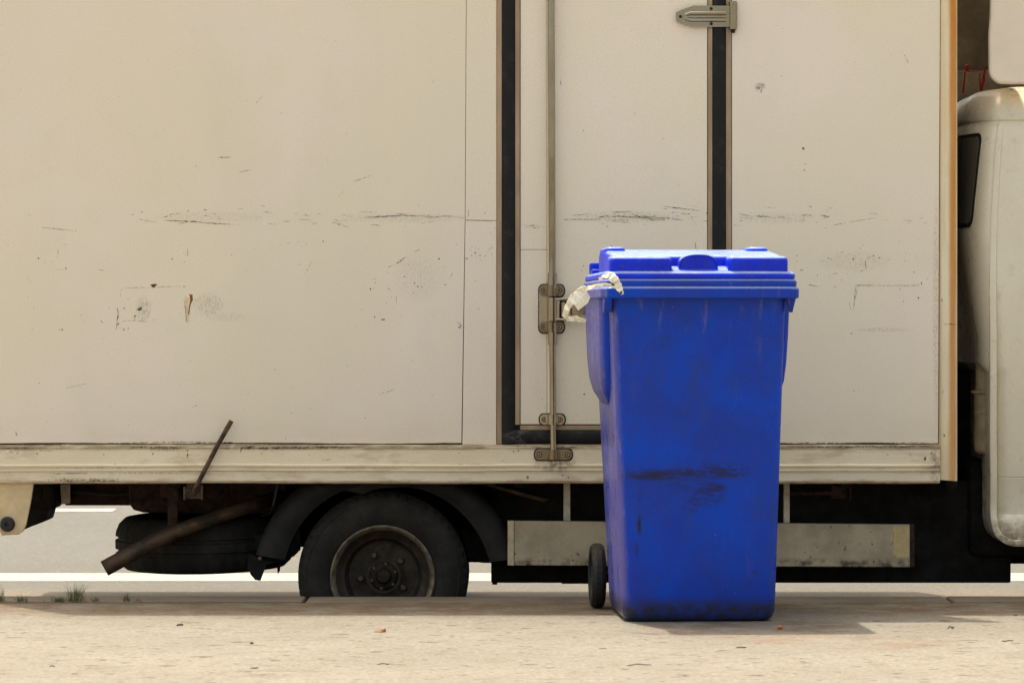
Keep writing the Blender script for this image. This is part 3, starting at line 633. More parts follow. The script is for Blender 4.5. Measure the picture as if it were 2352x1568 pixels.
lines(mb, T2, 0.3322, [([(0, 190), (300, 187), (870, 185)], 7), ([(870, 185), (1520, 188)], 3, 1), ([(1620, 190), (1690, 190)], 5), ([(1870, 178), (2120, 180)], 4), ([(2200, 183), (2340, 186)], 6), ([(2085, 307), (2300, 306)], 5), ([(2120, 340), (2250, 341)], 4, 1), ([(570, 275), (635, 268)], 5, 1), ([(1480, 303), (1900, 306)], 4, 1)], YR - 0.0006)
lines(mb, T5, 0.3515, [([(130, 408), (600, 410), (1160, 408)], 5), ([(140, 436), (700, 434), (1170, 432)], 7), ([(980, 470), (982, 500)], 3, 1), ([(1070, 522), (1085, 495)], 8), ([(150, 420), (420, 417)], 4, 1)], YR - 0.0006)
chips(mb, T1, 0.3322, [(55, 230, 6, 6), (260, 233, 7, 7), (720, 235, 7, 6), (1058, 231, 7, 7), (1300, 240, 7, 20), (1300, 208, 12, 6), (800, 300, 6, 5), (1960, 232, 5, 4)], YR - 0.0008)
chips(mb, T5, 0.3515, [(830, 483, 10, 8), (1120, 478, 9, 7), (1075, 512, 12, 12), (1140, 555, 8, 6)], YR - 0.0008)
chips(mb, T2, 0.3322, [(1890, 215, 7, 7), (1925, 210, 7, 6), (1990, 395, 10, 14), (2270, 395, 6, 9), (2230, 380, 8, 6), (1105, 238, 5, 6), (1685, 347, 8, 4)], YR - 0.0008)
scatter_chips(mb, 110, 275, 1098, 1106, 60, YR - 0.0008, 2, 2.4); scatter_chips(mb, 0, 2150, 1034, 1064, 70, YR - 0.0008, 2, 1.3)
lines(mb, T1, 0.3322, [([(340, 330), (700, 327), (960, 325)], 3, 1), ([(350, 367), (620, 365)], 5), ([(620, 366), (1330, 364)], 4, 1), ([(340, 410), (830, 413)], 6, 1)], YR - 0.0062)
T('lower_rail', mb, ['rail', 'scuff', 'scuff_faint'])

# front corner post, rust stained
mb = MB(); secs = []
for i in range(41):
    z = zt(1101) + (ZTOP - zt(1101)) * i / 40
    x0 = xt(2160.5) + (xt(2156.5) - xt(2160.5)) * max(0, min(1, (2.0 - z) / 1.5)); x1 = XR + 0.001
    q = [(x0, YT + 0.01), (x0 + 0.0008, YT - 0.002), (x0 + 0.004, YT - 0.006), (x0 + 0.030, YT - 0.007), (x0 + 0.044, YT - 0.005), (x1 - 0.003, YT + 0.004), (x1, YT + 0.012), (x1, YT + 0.06), (x0 + 0.003, YT + 0.06)]
    secs.append([(x, y, z - (0.004 * (x - x0) / 0.05 if i == 0 else 0)) for x, y in q])
mb.loft(secs)
mb.mi = 1; mb.ribbon([XZ(2167, 744, YT), XZ(2197, 745, YT)], 1.8 * PXM, YT - 0.0078); mb.chip(*XZ(2168, 1000, YT), 2 * PXM, 5 * PXM, YT - 0.0078)
mb.chip(*XZ(2163, 690, YT), 1.3 * PXM, 4 * PXM, YT - 0.0078); mb.chip(*XZ(2165, 900, YT), 1.2 * PXM, 5 * PXM, YT - 0.0078)
T('corner_post', mb, ['post', 'scuff'], sharp=50)

# lock rod with its brackets and handle
YRod = YT - 0.024
mb = MB(); mb.tube([W(1266, -1200, YRod), W(1266, 0, YRod), W(1268.5, 640, YRod)], 0.0112, 16); mb.tube([W(1268.5, 762, YRod), W(1271, 1040, YRod)], 0.0100, 16)
mb.tube([W(1268.5, 627, YRod), W(1268.5, 662, YRod)], 0.0145, 16); mb.tube([W(1268.8, 742, YRod), W(1269, 792, YRod)], 0.0142, 16)
rod = T('lock_rod', mb, 'steel')
def ears(name, cx, py0, py1, halfw, mat='steel_dark', hub=15, dy=0.0):
    m = MB(); YT = 11.05 - dy; cy = (py0 + py1) / 2; h = (py1 - py0) / 2; pts = []
    for k in range(9): q = R(90 + 180 * k / 8); pts.append((cx - halfw + h * 0.8 + h * 0.8 * math.cos(q), cy - h * math.sin(q)))
    for k in range(9): q = R(-90 + 180 * k / 8); pts.append((cx + halfw - h * 0.8 + h * 0.8 * math.cos(q), cy - h * math.sin(q)))
    m.mi = 2; m.pprism([(cx + (a - cx) * (halfw + 2.6) / halfw, cy + (b - cy) * (h + 2.4) / h) for a, b in pts], YT, YT - 0.0012, YT + 0.0005); m.mi = 0
    m.pprism(pts, YT, YT - 0.0065, YT + 0.0003, 0.0015)
    m.tube([W(cx, py0 + 1, YRod), W(cx, py1 - 1, YRod)], 0.0155, 16)
    m.pbox(cx - hub, cx + hub, py0 + 3, py1 - 3, YT, YRod, YT - 0.004, 0.002)
    for s in (-1, 1):
        m.mi = 1; x, z = XZ(cx + s * (halfw - h * 0.85), cy, YT)
        m.lathe([(0.0030, YT - 0.0075), (0.0034, YT - 0.0098), (0.0058, YT - 0.0098), (0.0072, YT - 0.006)], x, z, 18)
        m.mi = 2; m.lathe([(0.0, YT - 0.0078), (0.0031, YT - 0.0078)], x, z, 12); m.lathe([(0.0071, YT - 0.0068), (0.0088, YT - 0.0068)], x, z, 18); m.mi = 0
    return T(name, m, [mat, 'steel', 'gap'], rod)
ears('rod_bracket', 1267, 654, 681, 29); ears('rod_bracket', 1267, 738, 764, 29); ears('rod_bracket', 1268.5, 951, 975.5, 29, 'steel'); ears('rod_keeper', 1271, 1031, 1056, 43, dy=0.012)
mb = MB(); mb.pbox(1238, 1262, 668, 752, YT, YT - 0.004, YT + 0.0005, 0.0015); mb.mi = 1; mb.pbox(1236, 1264, 666, 754, YT, YT - 0.0010, YT + 0.0004); T('backing_plate', mb, ['steel', 'gap'], rod)
mb = MB()
mb.tube([W(1268.6, 683, YRod), W(1268.6, 737, YRod)], 0.0165, 16)
mb.tube([W(1275, 688, YRod - 0.006), W(1300, 686, YRod - 0.008), W(1440, 686, YRod - 0.008)], 0.0042, 10)
mb.tube([W(1275, 733, YRod - 0.006), W(1300, 734, YRod - 0.008), W(1440, 734, YRod - 0.008)], 0.0042, 10)
mb.pbox(1272, 1286, 684, 738, YT, YRod - 0.008, YRod + 0.006, 0.003); mb.pbox(1301, 1312, 684, 737, YT, YRod - 0.008, YRod + 0.004, 0.003)
mb.mi = 1; mb.pbox(1286, 1301, 690, 732, YT, YRod + 0.004, YRod + 0.006); mb.mi = 0; mb.pbox(1289.5, 1298.5, 694, 728, YT, YRod + 0.001, YRod + 0.003, 0.001)
mb.pbox(1312, 1360, 700, 722, YT, YRod + 0.004, YRod + 0.016, 0.003)
T('lock_handle', mb, ['steel', 'gap'], rod)

# top hinge
mb = MB()
mb.pprism([(1552.5, 30), (1560, 26), (1592, 14), (1680, 14.5), (1680, 63), (1588, 63.5), (1556, 53), (1552.5, 49)], YT, YT - 0.0145, YT - 0.010, 0.0015)
mb.pprism([(1586, 16), (1625, 15.5), (1625, 62.5), (1586, 62.5)], YT, YT - 0.010, YT + 0.001)
for cy, hh in ((30.5, 4.5), (47, 4.0), (39, 3.0)): mb.tube([W(1574, cy + (39 - cy) * 0.5, YT - 0.013), W(1586, cy, YT - 0.0145), W(1660, cy, YT - 0.0145), W(1668, cy, YT - 0.012)], hh * PXM, 10)
hinge_knuckle = [W(1683.5, 10, YT - 0.012), W(1683.5, 64, YT - 0.012)]
mb.tube(hinge_knuckle, 0.0115, 16); mb.tube([W(1683.5, 4, YT - 0.012), W(1683.5, 10, YT - 0.012)], 0.013, 12); mb.tube([W(1683.5, 64, YT - 0.012), W(1683.5, 68, YT - 0.012)], 0.013, 12)
mb.pbox(1683, 1693, 8, 65, YT, YT - 0.016, YT + 0.001, 0.002)
for px, py in ((1562.5, 39.5), (1633, 21.5), (1633, 56)):
    x, z = XZ(px, py, YT); mb.mi = 1; mb.lathe([(0.0, YT - 0.0165), (0.0028, YT - 0.0165), (0.005, YT - 0.0155), (0.0055, YT - 0.014)], x, z, 12); mb.mi = 0
mb.mi = 2; mb.tube([W(1683.5, 68, YT - 0.012), W(1683.5, 76, YT - 0.012)], [0.009, 0.006], 10)
T('door_hinge', mb, ['steel', 'gap', 'rust'])

# ---- running gear and underbody
for Yr in (11.62, 12.5):
    mb = MB(); zc0, zc1 = XZ(0, 1160, 11.62)[1], XZ(0, 1098, 11.62)[1]
    xc0 = XZ(150, 0, 11.62)[0]
    mb.box(xc0, 3.0, Yr, Yr + 0.006, zc0, zc1); mb.box(xc0, 3.0, Yr + 0.006, Yr + 0.06, zc0, zc0 + 0.006); mb.box(xc0, 3.0, Yr + 0.006, Yr + 0.06, zc1 - 0.006, zc1)
    T('chassis_rail', mb, 'rust')
mb = MB()
for px in (-90, 120, 420, 760, 1180, 1560, 1900, 2130): mb.box(XZ(px, 0, 11.6)[0], XZ(px + 26, 0, 11.6)[0], 11.12, 13.05, zt(1100) - 0.03, zt(1100) + 0.002)
T('cross_member', mb, 'under')
# side lights / junk by the tail
mb = MB(); mb.pbox(58, 128, 1108, 1168, 11.4, 11.4, 11.55, 0.008); mb.pbox(100, 125, 1115, 1150, 11.38, 11.375, 11.41, 0.006); mb.pbox(128, 162, 1104, 1150, 11.5, 11.5, 11.6, 0.006)
mb.pprism([(60, 1162), (112, 1168), (104, 1195), (95, 1200), (60, 1213), (45, 1220)], 11.4, 11.4, 11.6, 0.004)
T('tail_light', mb, 'under')
mb = MB()
pl = [(160, 1112), (175, 1112), (175, 1152), (160, 1158)]
mb.pprism([(138, 1112), (161, 1112), (161, 1155), (141, 1158)], 11.45, 11.45, 11.455, 0.001); T('mounting_plate', mb, 'strut')
# rear bracket with buffer
mb = MB(); mb.pprism([(-40, 1104), (78, 1104), (72, 1145), (60, 1205), (53, 1219), (42, 1227), (4, 1229), (0, 1222), (-6, 1160), (-40, 1150)], YT + 0.004, YT + 0.004, YT + 0.016, 0.0025)
br = T('bumper_bracket', mb, 'bracket')
mb = MB(); x, z = XZ(17, 1203, YT); mb.lathe([(0.0, YT - 0.012), (0.006, YT - 0.012), (0.007, YT - 0.020), (0.019, YT - 0.019), (0.0235, YT - 0.010), (0.024, YT + 0.004)], x, z, 28); T('rubber_buffer', mb, 'rubber', br)
# prop rod and its bracket
mb = MB(); mb.tube([W(531.5, 966, YT - 0.03), W(500, 1022, YT - 0.03), W(458, 1103, YT - 0.026), W(450, 1120, YT - 0.018), W(444, 1133, YT + 0.0)], [0.0078, 0.0074, 0.0072, 0.0078, 0.0085], 12)
prop = T('latch_rod', mb, 'rust_rod')
mb = MB(); mb.pbox(424, 463, 1121, 1145, YT, YT + 0.004, YT + 0.012, 0.002); mb.pbox(422, 426, 1117, 1147, YT, YT - 0.012, YT + 0.012, 0.001); mb.pbox(462, 466, 1113, 1147, YT, YT - 0.012, YT + 0.012, 0.001); mb.pbox(428, 460, 1095, 1122, YT, YT + 0.006, YT + 0.010); T('rod_bracket', mb, 'rust_rod', prop)

# spare wheel lying flat under the tail
SR, SY = 0.292, 11.55
sx0, sz0 = XZ(471, 1242, SY)
mb = MB(); N = 120
h = 0.088
prof = [(0.17, -0.06), (0.20, -h + 0.012), (0.235, -h), (0.262, -h + 0.004), (0.282, -h + 0.022), (SR, -h + 0.045), (SR + 0.003, -0.03), (SR - 0.006, -0.027), (SR - 0.006, -0.018), (SR + 0.004, -0.015), (SR + 0.004, 0.012), (SR - 0.006, 0.015), (SR - 0.006, 0.024), (SR + 0.003, 0.027), (SR, h - 0.045), (0.282, h - 0.022), (0.262, h - 0.004), (0.235, h), (0.20, h - 0.012), (0.17, 0.06)]
mb.lathe([(r, 0 + y) for r, y in prof], 0, 0, N, 'Z', lambda i, k, r: r - 0.006 if (i in (4, 5, 6, 9, 10, 13, 14, 15) and k % 3 == 0) else r)
spare = T('spare_wheel', mb, 'tyre', sharp=40); spare.data.transform(Matrix.Translation(Vector(TR))); spare.location = (sx0 - TR[0], SY - TR[1], sz0 - TR[2]); spare.rotation_euler = (R(1.5), R(-1.0), 0)
mb = MB(); mb.lathe([(0.172, -0.06), (0.16, -0.05), (0.15, 0.0), (0.05, 0.02), (0.05, 0.0)], 0, 0, 48, 'Z'); o = obj('rim', mb, 'rim', spare)
mb = MB(); mb.pbox(384, 407, 1098, 1250, 11.22, 11.235, 11.245, 0.002); mb.pbox(372, 415, 1098, 1140, 11.3, 11.25, 11.45, 0.004); mb.pprism([(296, 1105), (660, 1105), (660, 1180), (560, 1180), (330, 1176), (308, 1170), (299, 1158)], 11.45, 11.43, 11.6, 0.01); T('spare_hanger', mb, 'rust')
# exhaust pipe
mb = MB(); pts = [W(240, 1305, 11.16), W(300, 1272, 11.17), W(345, 1247, 11.18), W(400, 1222, 11.195), W(460, 1200, 11.21), W(520, 1180, 11.24), W(580, 1160, 11.3), W(640, 1140, 11.42), W(700, 1125, 11.6)]
mb.tube(pts, [0.026, 0.026, 0.0255, 0.024, 0.0225, 0.022, 0.022, 0.022, 0.022], 20, False)
mb.tube([pts[0], pts[1]], 0.0235, 20, False); T('exhaust_pipe', mb, 'exhaust', recalc=False)

# wheels
def wheel_thing(name, dual, loc, flip=False):
    WR = 0.272; sgn = -1 if not flip else 1                 # the outer face looks at -y (near side) or +y
    m = MB()
    dish = [(0.164, 0.006), (0.168, -0.001), (0.163, -0.006), (0.157, -0.002), (0.150, 0.018), (0.141, 0.034), (0.132, 0.042), (0.124, 0.046), (0.117, 0.075), (0.112, 0.092), (0.104, 0.094), (0.060, 0.088), (0.056, 0.084), (0.02, 0.084), (0.0, 0.084)] if dual else \
           [(0.164, 0.006), (0.168, -0.001), (0.163, -0.006), (0.157, -0.002), (0.150, 0.018), (0.130, 0.03), (0.110, 0.02), (0.06, 0.0), (0.02, -0.005), (0.0, -0.005)]
    m.mi = 1; m.lathe([(r, -sgn * y) for r, y in dish[:5]], n=64); m.mi = 0; m.lathe([(r, -sgn * y) for r, y in dish[4:]], n=64)
    w = obj('wheel', m, ['rim', 'rim_edge'], truck, (0, 0, 0), [loc[i] - TR[i] for i in range(3)], sharp=40)
    def tyre(y0, name='tyre'):
        m = MB(); tw = 0.165
        p = [(0.160, 0.010), (0.168, 0.004), (0.185, -0.006), (0.205, -0.010), (0.224, -0.008), (0.240, 0.0), (0.244, -0.001), (0.254, 0.006), (0.263, 0.016), (0.2695, 0.028), (WR, 0.042), (0.266, 0.045), (0.266, 0.051), (WR + 0.001, 0.054), (WR + 0.001, 0.082)]
        full = p + [(r, tw - y) for r, y in p[::-1][1:]]
        cnt = 150
        m.lathe([(r, -sgn * (y + y0)) for r, y in full], n=cnt, mod=lambda i, k, r: r - 0.0065 if (k % 3 == 0 and (i in (8, 9, 10) or i in (len(full) - 9, len(full) - 10, len(full) - 11))) else r)
        for v in m.bm.verts: v.co.z = max(v.co.z, -0.262)
        return obj(name, m, 'tyre', w, sharp=32)
    tyre(0.0)
    if dual: tyre(0.20)
    yb = -sgn * (0.094 if dual else 0.012)
    m = MB()
    hp = [(0.048, 0.0), (0.047, -0.012), (0.040, -0.018), (0.026, -0.02), (0.023, -0.035), (0.018, -0.04), (0.0, -0.04)]
    m.lathe([(r, yb - sgn * y) for r, y in hp], n=40); obj('hub', m, 'hub', w)
    for k in range(6):                                      # hub bolts
        q = R(20 + 60 * k); m = MB(); a, b = 0.040 * math.cos(q), 0.040 * math.sin(q)
        m.lathe([(0.0, yb + sgn * 0.024), (0.005, yb + sgn * 0.024), (0.006, yb + sgn * 0.021), (0.006, yb + sgn * 0.014)], a, b, 6); obj('hub_bolt', m, 'lug', w, sharp=20)
    for k in range(5):
        q = R(42 + 72 * k); m = MB(); a, b = 0.074 * math.cos(q), 0.074 * math.sin(q)
        m.lathe([(0.0, yb + sgn * 0.026), (0.008, yb + sgn * 0.026), (0.010, yb + sgn * 0.022), (0.0105, yb + sgn * 0.004), (0.016, yb + sgn * 0.001), (0.016, yb - sgn * 0.004)], a, b, 12); obj('lug_nut', m, 'lug', w, sharp=30)
    return w
XW = XZ(879, 0, 11.12)[0]; XF = XZ(2800, 0, 11.12)[0]
def wz(Y): return road_z(Y) + 0.262
wheel_thing('wheel', True, (XW, 11.11, wz(11.2)))
wheel_thing('wheel', True, (XW, 13.06, wz(12.98)), True)
wheel_thing('wheel', False, (XF, 11.15, wz(11.2)))
wheel_thing('wheel', False, (XF, 13.02, wz(12.9)), True)
mb = MB(); mb.tube([(XW, 11.4, wz(11.3)), (XW, 12.8, wz(12.8))], 0.045, 16); mb.lathe([(0.0, 12.0), (0.09, 12.02), (0.12, 12.1), (0.09, 12.2), (0.0, 12.22)], XW, wz(12.1), 24); T('rear_axle', mb, 'under')
mb = MB()
for Yl in (11.66, 12.52):
    mb = MB(); mb.tube([(XW - 0.55, Yl, 0.24), (XW - 0.3, Yl, 0.15), (XW, Yl, 0.10), (XW + 0.3, Yl, 0.15), (XW + 0.55, Yl, 0.24)], 0.024, 8); T('leaf_spring', mb, 'under')
# mudguard over the rear wheel
wc = (XW, wz(11.2))
def arc_guard(t0, t1, rin0, rin1, rout0, rout1, y0):
    m = MB(); secs = []; n = 36
    for i in range(n + 1):
        t = i / n; q = R(t0 + (t1 - t0) * t); ri = rin0 + (rin1 - rin0) * t; ro = rout0 + (rout1 - rout0) * t
        sec = []
        for r, y in ((ri, y0 + 0.010), (ri + 0.2 * (ro - ri), y0 + 0.002), (ri + 0.5 * (ro - ri), y0 - 0.004), (ri + 0.8 * (ro - ri), y0 + 0.004), (ro, y0 + 0.022), (ro + 0.004, y0 + 0.06), (ro + 0.004, y0 + 0.46), (ro - 0.002, y0 + 0.46), (ro - 0.004, y0 + 0.06), (ri + 0.3 * (ro - ri), y0 + 0.014)):
            sec.append((wc[0] + r * math.cos(q), y, min(wc[1] + r * math.sin(q), 0.343)))
        secs.append(sec)
    m.loft(secs); return m
mg = T('mudguard', arc_guard(170, 104, 0.318, 0.300, 0.412, 0.372, 11.13), 'plastic_dark', sharp=50)
mb = MB(); x, z = XZ(597, 1282, 11.13); mb.lathe([(0.0, 11.118), (0.004, 11.119), (0.006, 11.124), (0.006, 11.14)], x, z, 12); T('bolt', mb, 'chip_rust', mg)
T('mudguard', arc_guard(74, 8, 0.300, 0.345, 0.372, 0.43, 11.13), 'plastic_dark', sharp=50)
mb = MB(); mb.pprism([(596, 1104), (1130, 1104), (1132, 1289), (1076, 1289), (1000, 1255), (690, 1254), (686, 1220), (680, 1254), (640, 1256), (600, 1240)], 11.62, 11.585, 11.60); T('inner_guard', mb, 'under')
mb = MB(); mb.pprism([(735, 1100), (1010, 1100), (1000, 1122), (960, 1122), (930, 1118), (870, 1122), (850, 1128), (835, 1136), (800, 1128), (760, 1122)], 11.14, 11.14, 11.2, 0.004); T('arch_filler', mb, 'plastic_dark')
mb = MB(); mb.pprism([(570, 1270), (628, 1292), (612, 1296), (606, 1312), (598, 1333), (586, 1331), (575, 1318), (573, 1310), (568, 1306)], 11.15, 11.15, 11.158); mb.pprism([(636, 1300), (645, 1292), (643, 1310), (638, 1318)], 11.2, 11.2, 11.204); mb.pprism([(584, 1230), (690, 1215), (690, 1262), (676, 1276), (650, 1290), (600, 1292)], 11.22, 11.22, 11.23); T('mud_flap', mb, 'under')
mb = MB(); mb.pprism([(1060, 1210), (1150, 1250), (1150, 1292), (1110, 1292), (1095, 1290), (1090, 1284), (1075, 1284)], 11.3, 11.3, 11.31); T('mud_flap', mb, 'under')
# dark tool box / tanks between the wheels, and the engine bay
mb = MB(); xa, za = XZ(1128, 1338, 11.32); xb, _ = XZ(2322, 1340, 11.32); mb.box(xa, xb, 11.32, 12.3, za, 0.345, 0.006); mb.box(xa + 0.003, xa + 0.02, 11.325, 11.36, za - 0.006, za, 0.001); mb.box(xa + 0.23, xa + 0.34, 11.325, 11.40, za - 0.003, za + 0.002); T('underbody_box', mb, 'under')
mb = MB(); xa, za = XZ(2070, 1316, 11.5); mb.box(xa, 3.3, 11.55, 12.6, 0.06, 0.70, 0.03); mb.box(1.48, 1.85, 11.28, 12.7, 0.1, 0.42, 0.03); T('engine_block', mb, 'under')
mb = MB(); mb.tube([W(640, 1100, 11.2), W(634, 1130, 11.2), W(628, 1160, 11.21), W(622, 1178, 11.25), W(600, 1186, 11.4)], 0.0045, 8); T('brake_hose', mb, 'rubber')
mb = MB(); mb.tube([W(165, 1128, 11.55), W(260, 1136, 11.55), W(330, 1130, 11.56), W(420, 1148, 11.56), W(560, 1138, 11.58)], 0.005, 8); T('wiring_loom', mb, 'rubber')
mb = MB(); mb.pprism([(1108, 1113), (1120, 1108), (1262, 1146), (1250, 1154), (1190, 1138)], 11.25, 11.25, 11.28, 0.004); T('support_arm', mb, 'exhaust')
mb = MB(); mb.tube([W(1770, 1133, 11.2), W(1916, 1132, 11.2)], 0.007, 10); mb.pbox(1909, 1948, 1115, 1144, 11.2, 11.195, 11.215, 0.002); mb.pbox(1949, 1953, 1118, 1146, 11.2, 11.18, 11.215, 0.001); T('release_rod', mb, 'rust')
# side guard plank
YG = 11.13
mb = MB(); mb.pprism([(1181, 1195.5), (2090, 1204), (2090, 1302), (1181, 1298)], YG, YG, YG + 0.03, 0.003); gd = T('side_guard', mb, 'guard')
mb = MB(); mb.pprism([(1166, 1195), (1180.5, 1195.5), (1180.5, 1298.5), (1166, 1297.5)], YG, YG - 0.002, YG + 0.032, 0.002); T('end_cap', mb, 'guard_end', gd)
mb = MB(); mb.pprism([(2090.5, 1203.5), (2101, 1204.5), (2101, 1302.5), (2090.5, 1302)], YG, YG + 0.006, YG + 0.05, 0.002); T('end_cap', mb, 'rust', gd)
pts = [(2051.5, 1209)] + [(2051.5 + rng.uniform(-1, 1), 1209 + 6 * k) for k in range(1, 11)] + [(2055, 1276), (2061, 1281), (2080, 1281), (2087, 1276), (2088, 1250), (2087, 1209)]
mb = MB(); mb.pprism(pts, YG, YG - 0.0012, YG + 0.001); T('sticker', mb, 'sticker', gd)
for a, b in ((1294.5, 1310), (1800, 1814)):
    mb = MB(); mb.pbox(a, b, 1100, 1201, YG + 0.03, YG + 0.031, YG + 0.05, 0.002); T('guard_strut', mb, 'strut', gd)

# ---- cab
CX0 = XZ(2276, 0, 11.06)[0]; YN = 11.065; YFAR = 12.92
def cab_rear(z):                                          # how far the rear wall bows out, and the size of its rounded corners
    t = max(0.0, min(1.0, (z - 0.70) / 0.03)); t *= 0.30 + 0.70 * max(0.0, min(1.0, (z - 0.80) / 0.35)); return 0.080 * t, 0.070 + 0.020 * t, 0.075 + 0.165 * t
def cab_sec(z, dx, dn, r=0.075):
    e, rx, ry = cab_rear(z); x0 = CX0 + dx - e; x1 = CX0 + 1.95 - dx * 0.5 - max(0, z - 0.75) * 0.35; y0, y1 = YN + dn, YFAR - dn; P = []
    for cx, cy, a, ex, ey in ((x1 - r, y1 - r, 0, r, r), (x0 + rx, y1 - ry, 90, rx, ry), (x0 + rx, y0 + ry, 180, rx, ry), (x1 - r, y0 + r, 270, r, r)):
        for k in range(13): q = R(a + 7.5 * k); P.append((cx + ex * math.cos(q), cy + ey * math.sin(q), z))
    return P
zs = [(0.150, 0.085, 0.045, .07), (0.152, 0.068, 0.028, .07), (0.158, 0.050, 0.014, .07), (0.168, 0.033, 0.006, .07), (0.182, 0.018, 0.002, .07), (0.200, 0.009, 0.000, .07), (0.225, 0.004, 0.0, .07), (0.236, 0.003, 0.004, .07), (0.250, 0.003, 0.016, .07), (0.262, 0.003, 0.018, .07), (0.366, 0.002, 0.006, .07), (0.3685, 0.002, 0.009, .07), (0.371, 0.002, 0.006, .07),
      (0.50, 0.0, 0.001, .08), (0.66, 0.0, -0.004, .08), (0.70, 0.0, -0.004, .08), (0.73, 0.0, -0.003, .08), (0.82, 0.0, -0.002, .08), (0.95, 0.0, 0.004, .08), (1.05, 0.001, 0.014, .08), (1.15, 0.003, 0.030, .085), (1.25, 0.008, 0.050, .09), (1.35, 0.014, 0.072, .10), (1.43, 0.02, 0.095, .11), (1.485, 0.027, 0.118, .115),
      (1.508, 0.036, 0.134, .12), (1.512, 0.034, 0.130, .12), (1.520, 0.034, 0.130, .12), (1.545, 0.038, 0.142, .13), (1.575, 0.048, 0.168, .14), (1.602, 0.066, 0.21, .16), (1.622, 0.10, 0.28, .18), (1.636, 0.16, 0.40, .2), (1.642, 0.26, 0.55, .2)]
mb = MB(); mb.loft([cab_sec(*q) for q in zs])
cabo = T('cab', mb, 'cab', sharp=28)
cut = MB(); cut.lathe([(0.315, 10.8), (0.315, 11.5)], XF, 0.05, 48, cap=True); cut.lathe([(0.315, 12.4), (0.315, 13.2)], XF, 0.05, 48, cap=True)
co = obj('cutter', cut, 'under', None, TR); co.location = TR
bpy.context.view_layer.update()
md = cabo.modifiers.new('arch', 'BOOLEAN'); md.object = co; md.operation = 'DIFFERENCE'; md.solver = 'EXACT'
ev = cabo.evaluated_get(bpy.context.evaluated_depsgraph_get()); nm = bpy.data.meshes.new_from_object(ev)
cabo.modifiers.clear(); old = cabo.data; cabo.data = nm; nm.name = 'cab'
bpy.data.objects.remove(co)
# rear edge flange, a weld seam up the corner
mb = MB()
def cab_corner(z):
    for a, b in zip(zs, zs[1:]):
        if a[0] <= z <= b[0]:
            t = (z - a[0]) / (b[0] - a[0]); return [a[i] + (b[i] - a[i]) * t for i in range(1, 4)]
    return list(zs[-1][1:])
path = [(CX0 + 0.42, 0.151), (CX0 + 0.2, 0.151), (CX0 + 0.12, 0.151)]
for z in (0.1515, 0.154, 0.158, 0.163, 0.168, 0.175, 0.182, 0.191, 0.200, 0.212, 0.225): path.append((CX0 + cab_corner(z)[0], z))
for i in range(1, 61):
    z = 0.225 + (1.506 - 0.225) * i / 60; path.append((CX0 + cab_corner(z)[0] + 0.012 * max(0, (z - 1.0) / 0.5) ** 1.5, z))
secs = []
for i, (x, z) in enumerate(path):
    (xa, za), (xb, zb_) = path[max(0, i - 1)], path[min(len(path) - 1, i + 1)]; L = math.hypot(xb - xa, zb_ - za); nx, nz = (zb_ - za) / L, -(xb - xa) / L
    w = 0.017; y = YN + cab_corner(max(z, 0.200))[1] + (0.006 if 0.232 < z < 0.30 else 0) * 0
    secs.append([(x - 0.001 * nx, y + 0.05, z - 0.001 * nz), (x - 0.002 * nx, y - 0.002, z - 0.002 * nz), (x + 0.002 * nx, y - 0.005, z + 0.002 * nz), (x + w * nx, y - 0.005, z + w * nz), (x + (w + 0.002) * nx, y - 0.002, z + (w + 0.002) * nz), (x + (w + 0.002) * nx, y + 0.05, z + (w + 0.002) * nz)])
mb.loft(secs, True, True); T('corner_flange', mb, 'cab', cabo, sharp=40)
# rear window, wrapping round the rear corner and seen obliquely across the gap
def rear_point(f, z, off):                                 # f in degrees round the corner; past 90 it runs on along the rear wall
    dx, dn, r = cab_corner(z); e, rx, ry = cab_rear(z); x0 = CX0 + dx - e; y0 = YN + dn
    q = R(min(f, 90)); n = Vector((-math.sin(q) / rx, -math.cos(q) / ry, 0)).normalized()
    p = Vector((x0 + rx * (1 - math.sin(q)), y0 + ry * (1 - math.cos(q)), z)) + Vector((0, max(0, f - 90) / 90 * 0.9, 0))
    return p + n * off
def rear_patch(z0, z1, fr0, fr1, rad, off, name, mat, ins=0.0):
    m = MB(); rows = []; n = 22
    for i in range(n + 1):
        z = z0 + ins + (z1 - z0 - 2 * ins) * (0.5 - 0.5 * math.cos(math.pi * i / n)); d = min(z - z0 - ins, z1 - ins - z); e = max(0.0, rad - d)
        cut = rad - math.sqrt(max(0, rad * rad - e * e)); f0 = fr0 + (fr1 - fr0) * (z - z0) / (z1 - z0) + (cut + ins) * 210
        rows.append([rear_point(f0 + (125 - f0) * k / 14, z, off) for k in range(15)])
    V = [[m.v(p) for p in r] for r in rows]; U = [[m.v(p - Vector((-0.5, -0.5, 0)).normalized() * 0.012) for p in r] for r in rows]
    for i in range(n):
        for k in range(14): m.face([V[i][k], V[i][k + 1], V[i + 1][k + 1], V[i + 1][k]])
        m.face([V[i][0], V[i + 1][0], U[i + 1][0], U[i][0]])
    for k in range(14): m.face([V[0][k], U[0][k], U[0][k + 1], V[0][k + 1]]); m.face([V[n][k], V[n][k + 1], U[n][k + 1], U[n][k]])
    return T(name, m, mat, cabo, sharp=50)
rear_patch(1.165, 1.470, 41, 27, 0.035, 0.004, 'rear_window', 'seal')
rear_patch(1.165, 1.470, 41, 27, 0.028, 0.0065, 'window_pane', 'glass', 0.012)
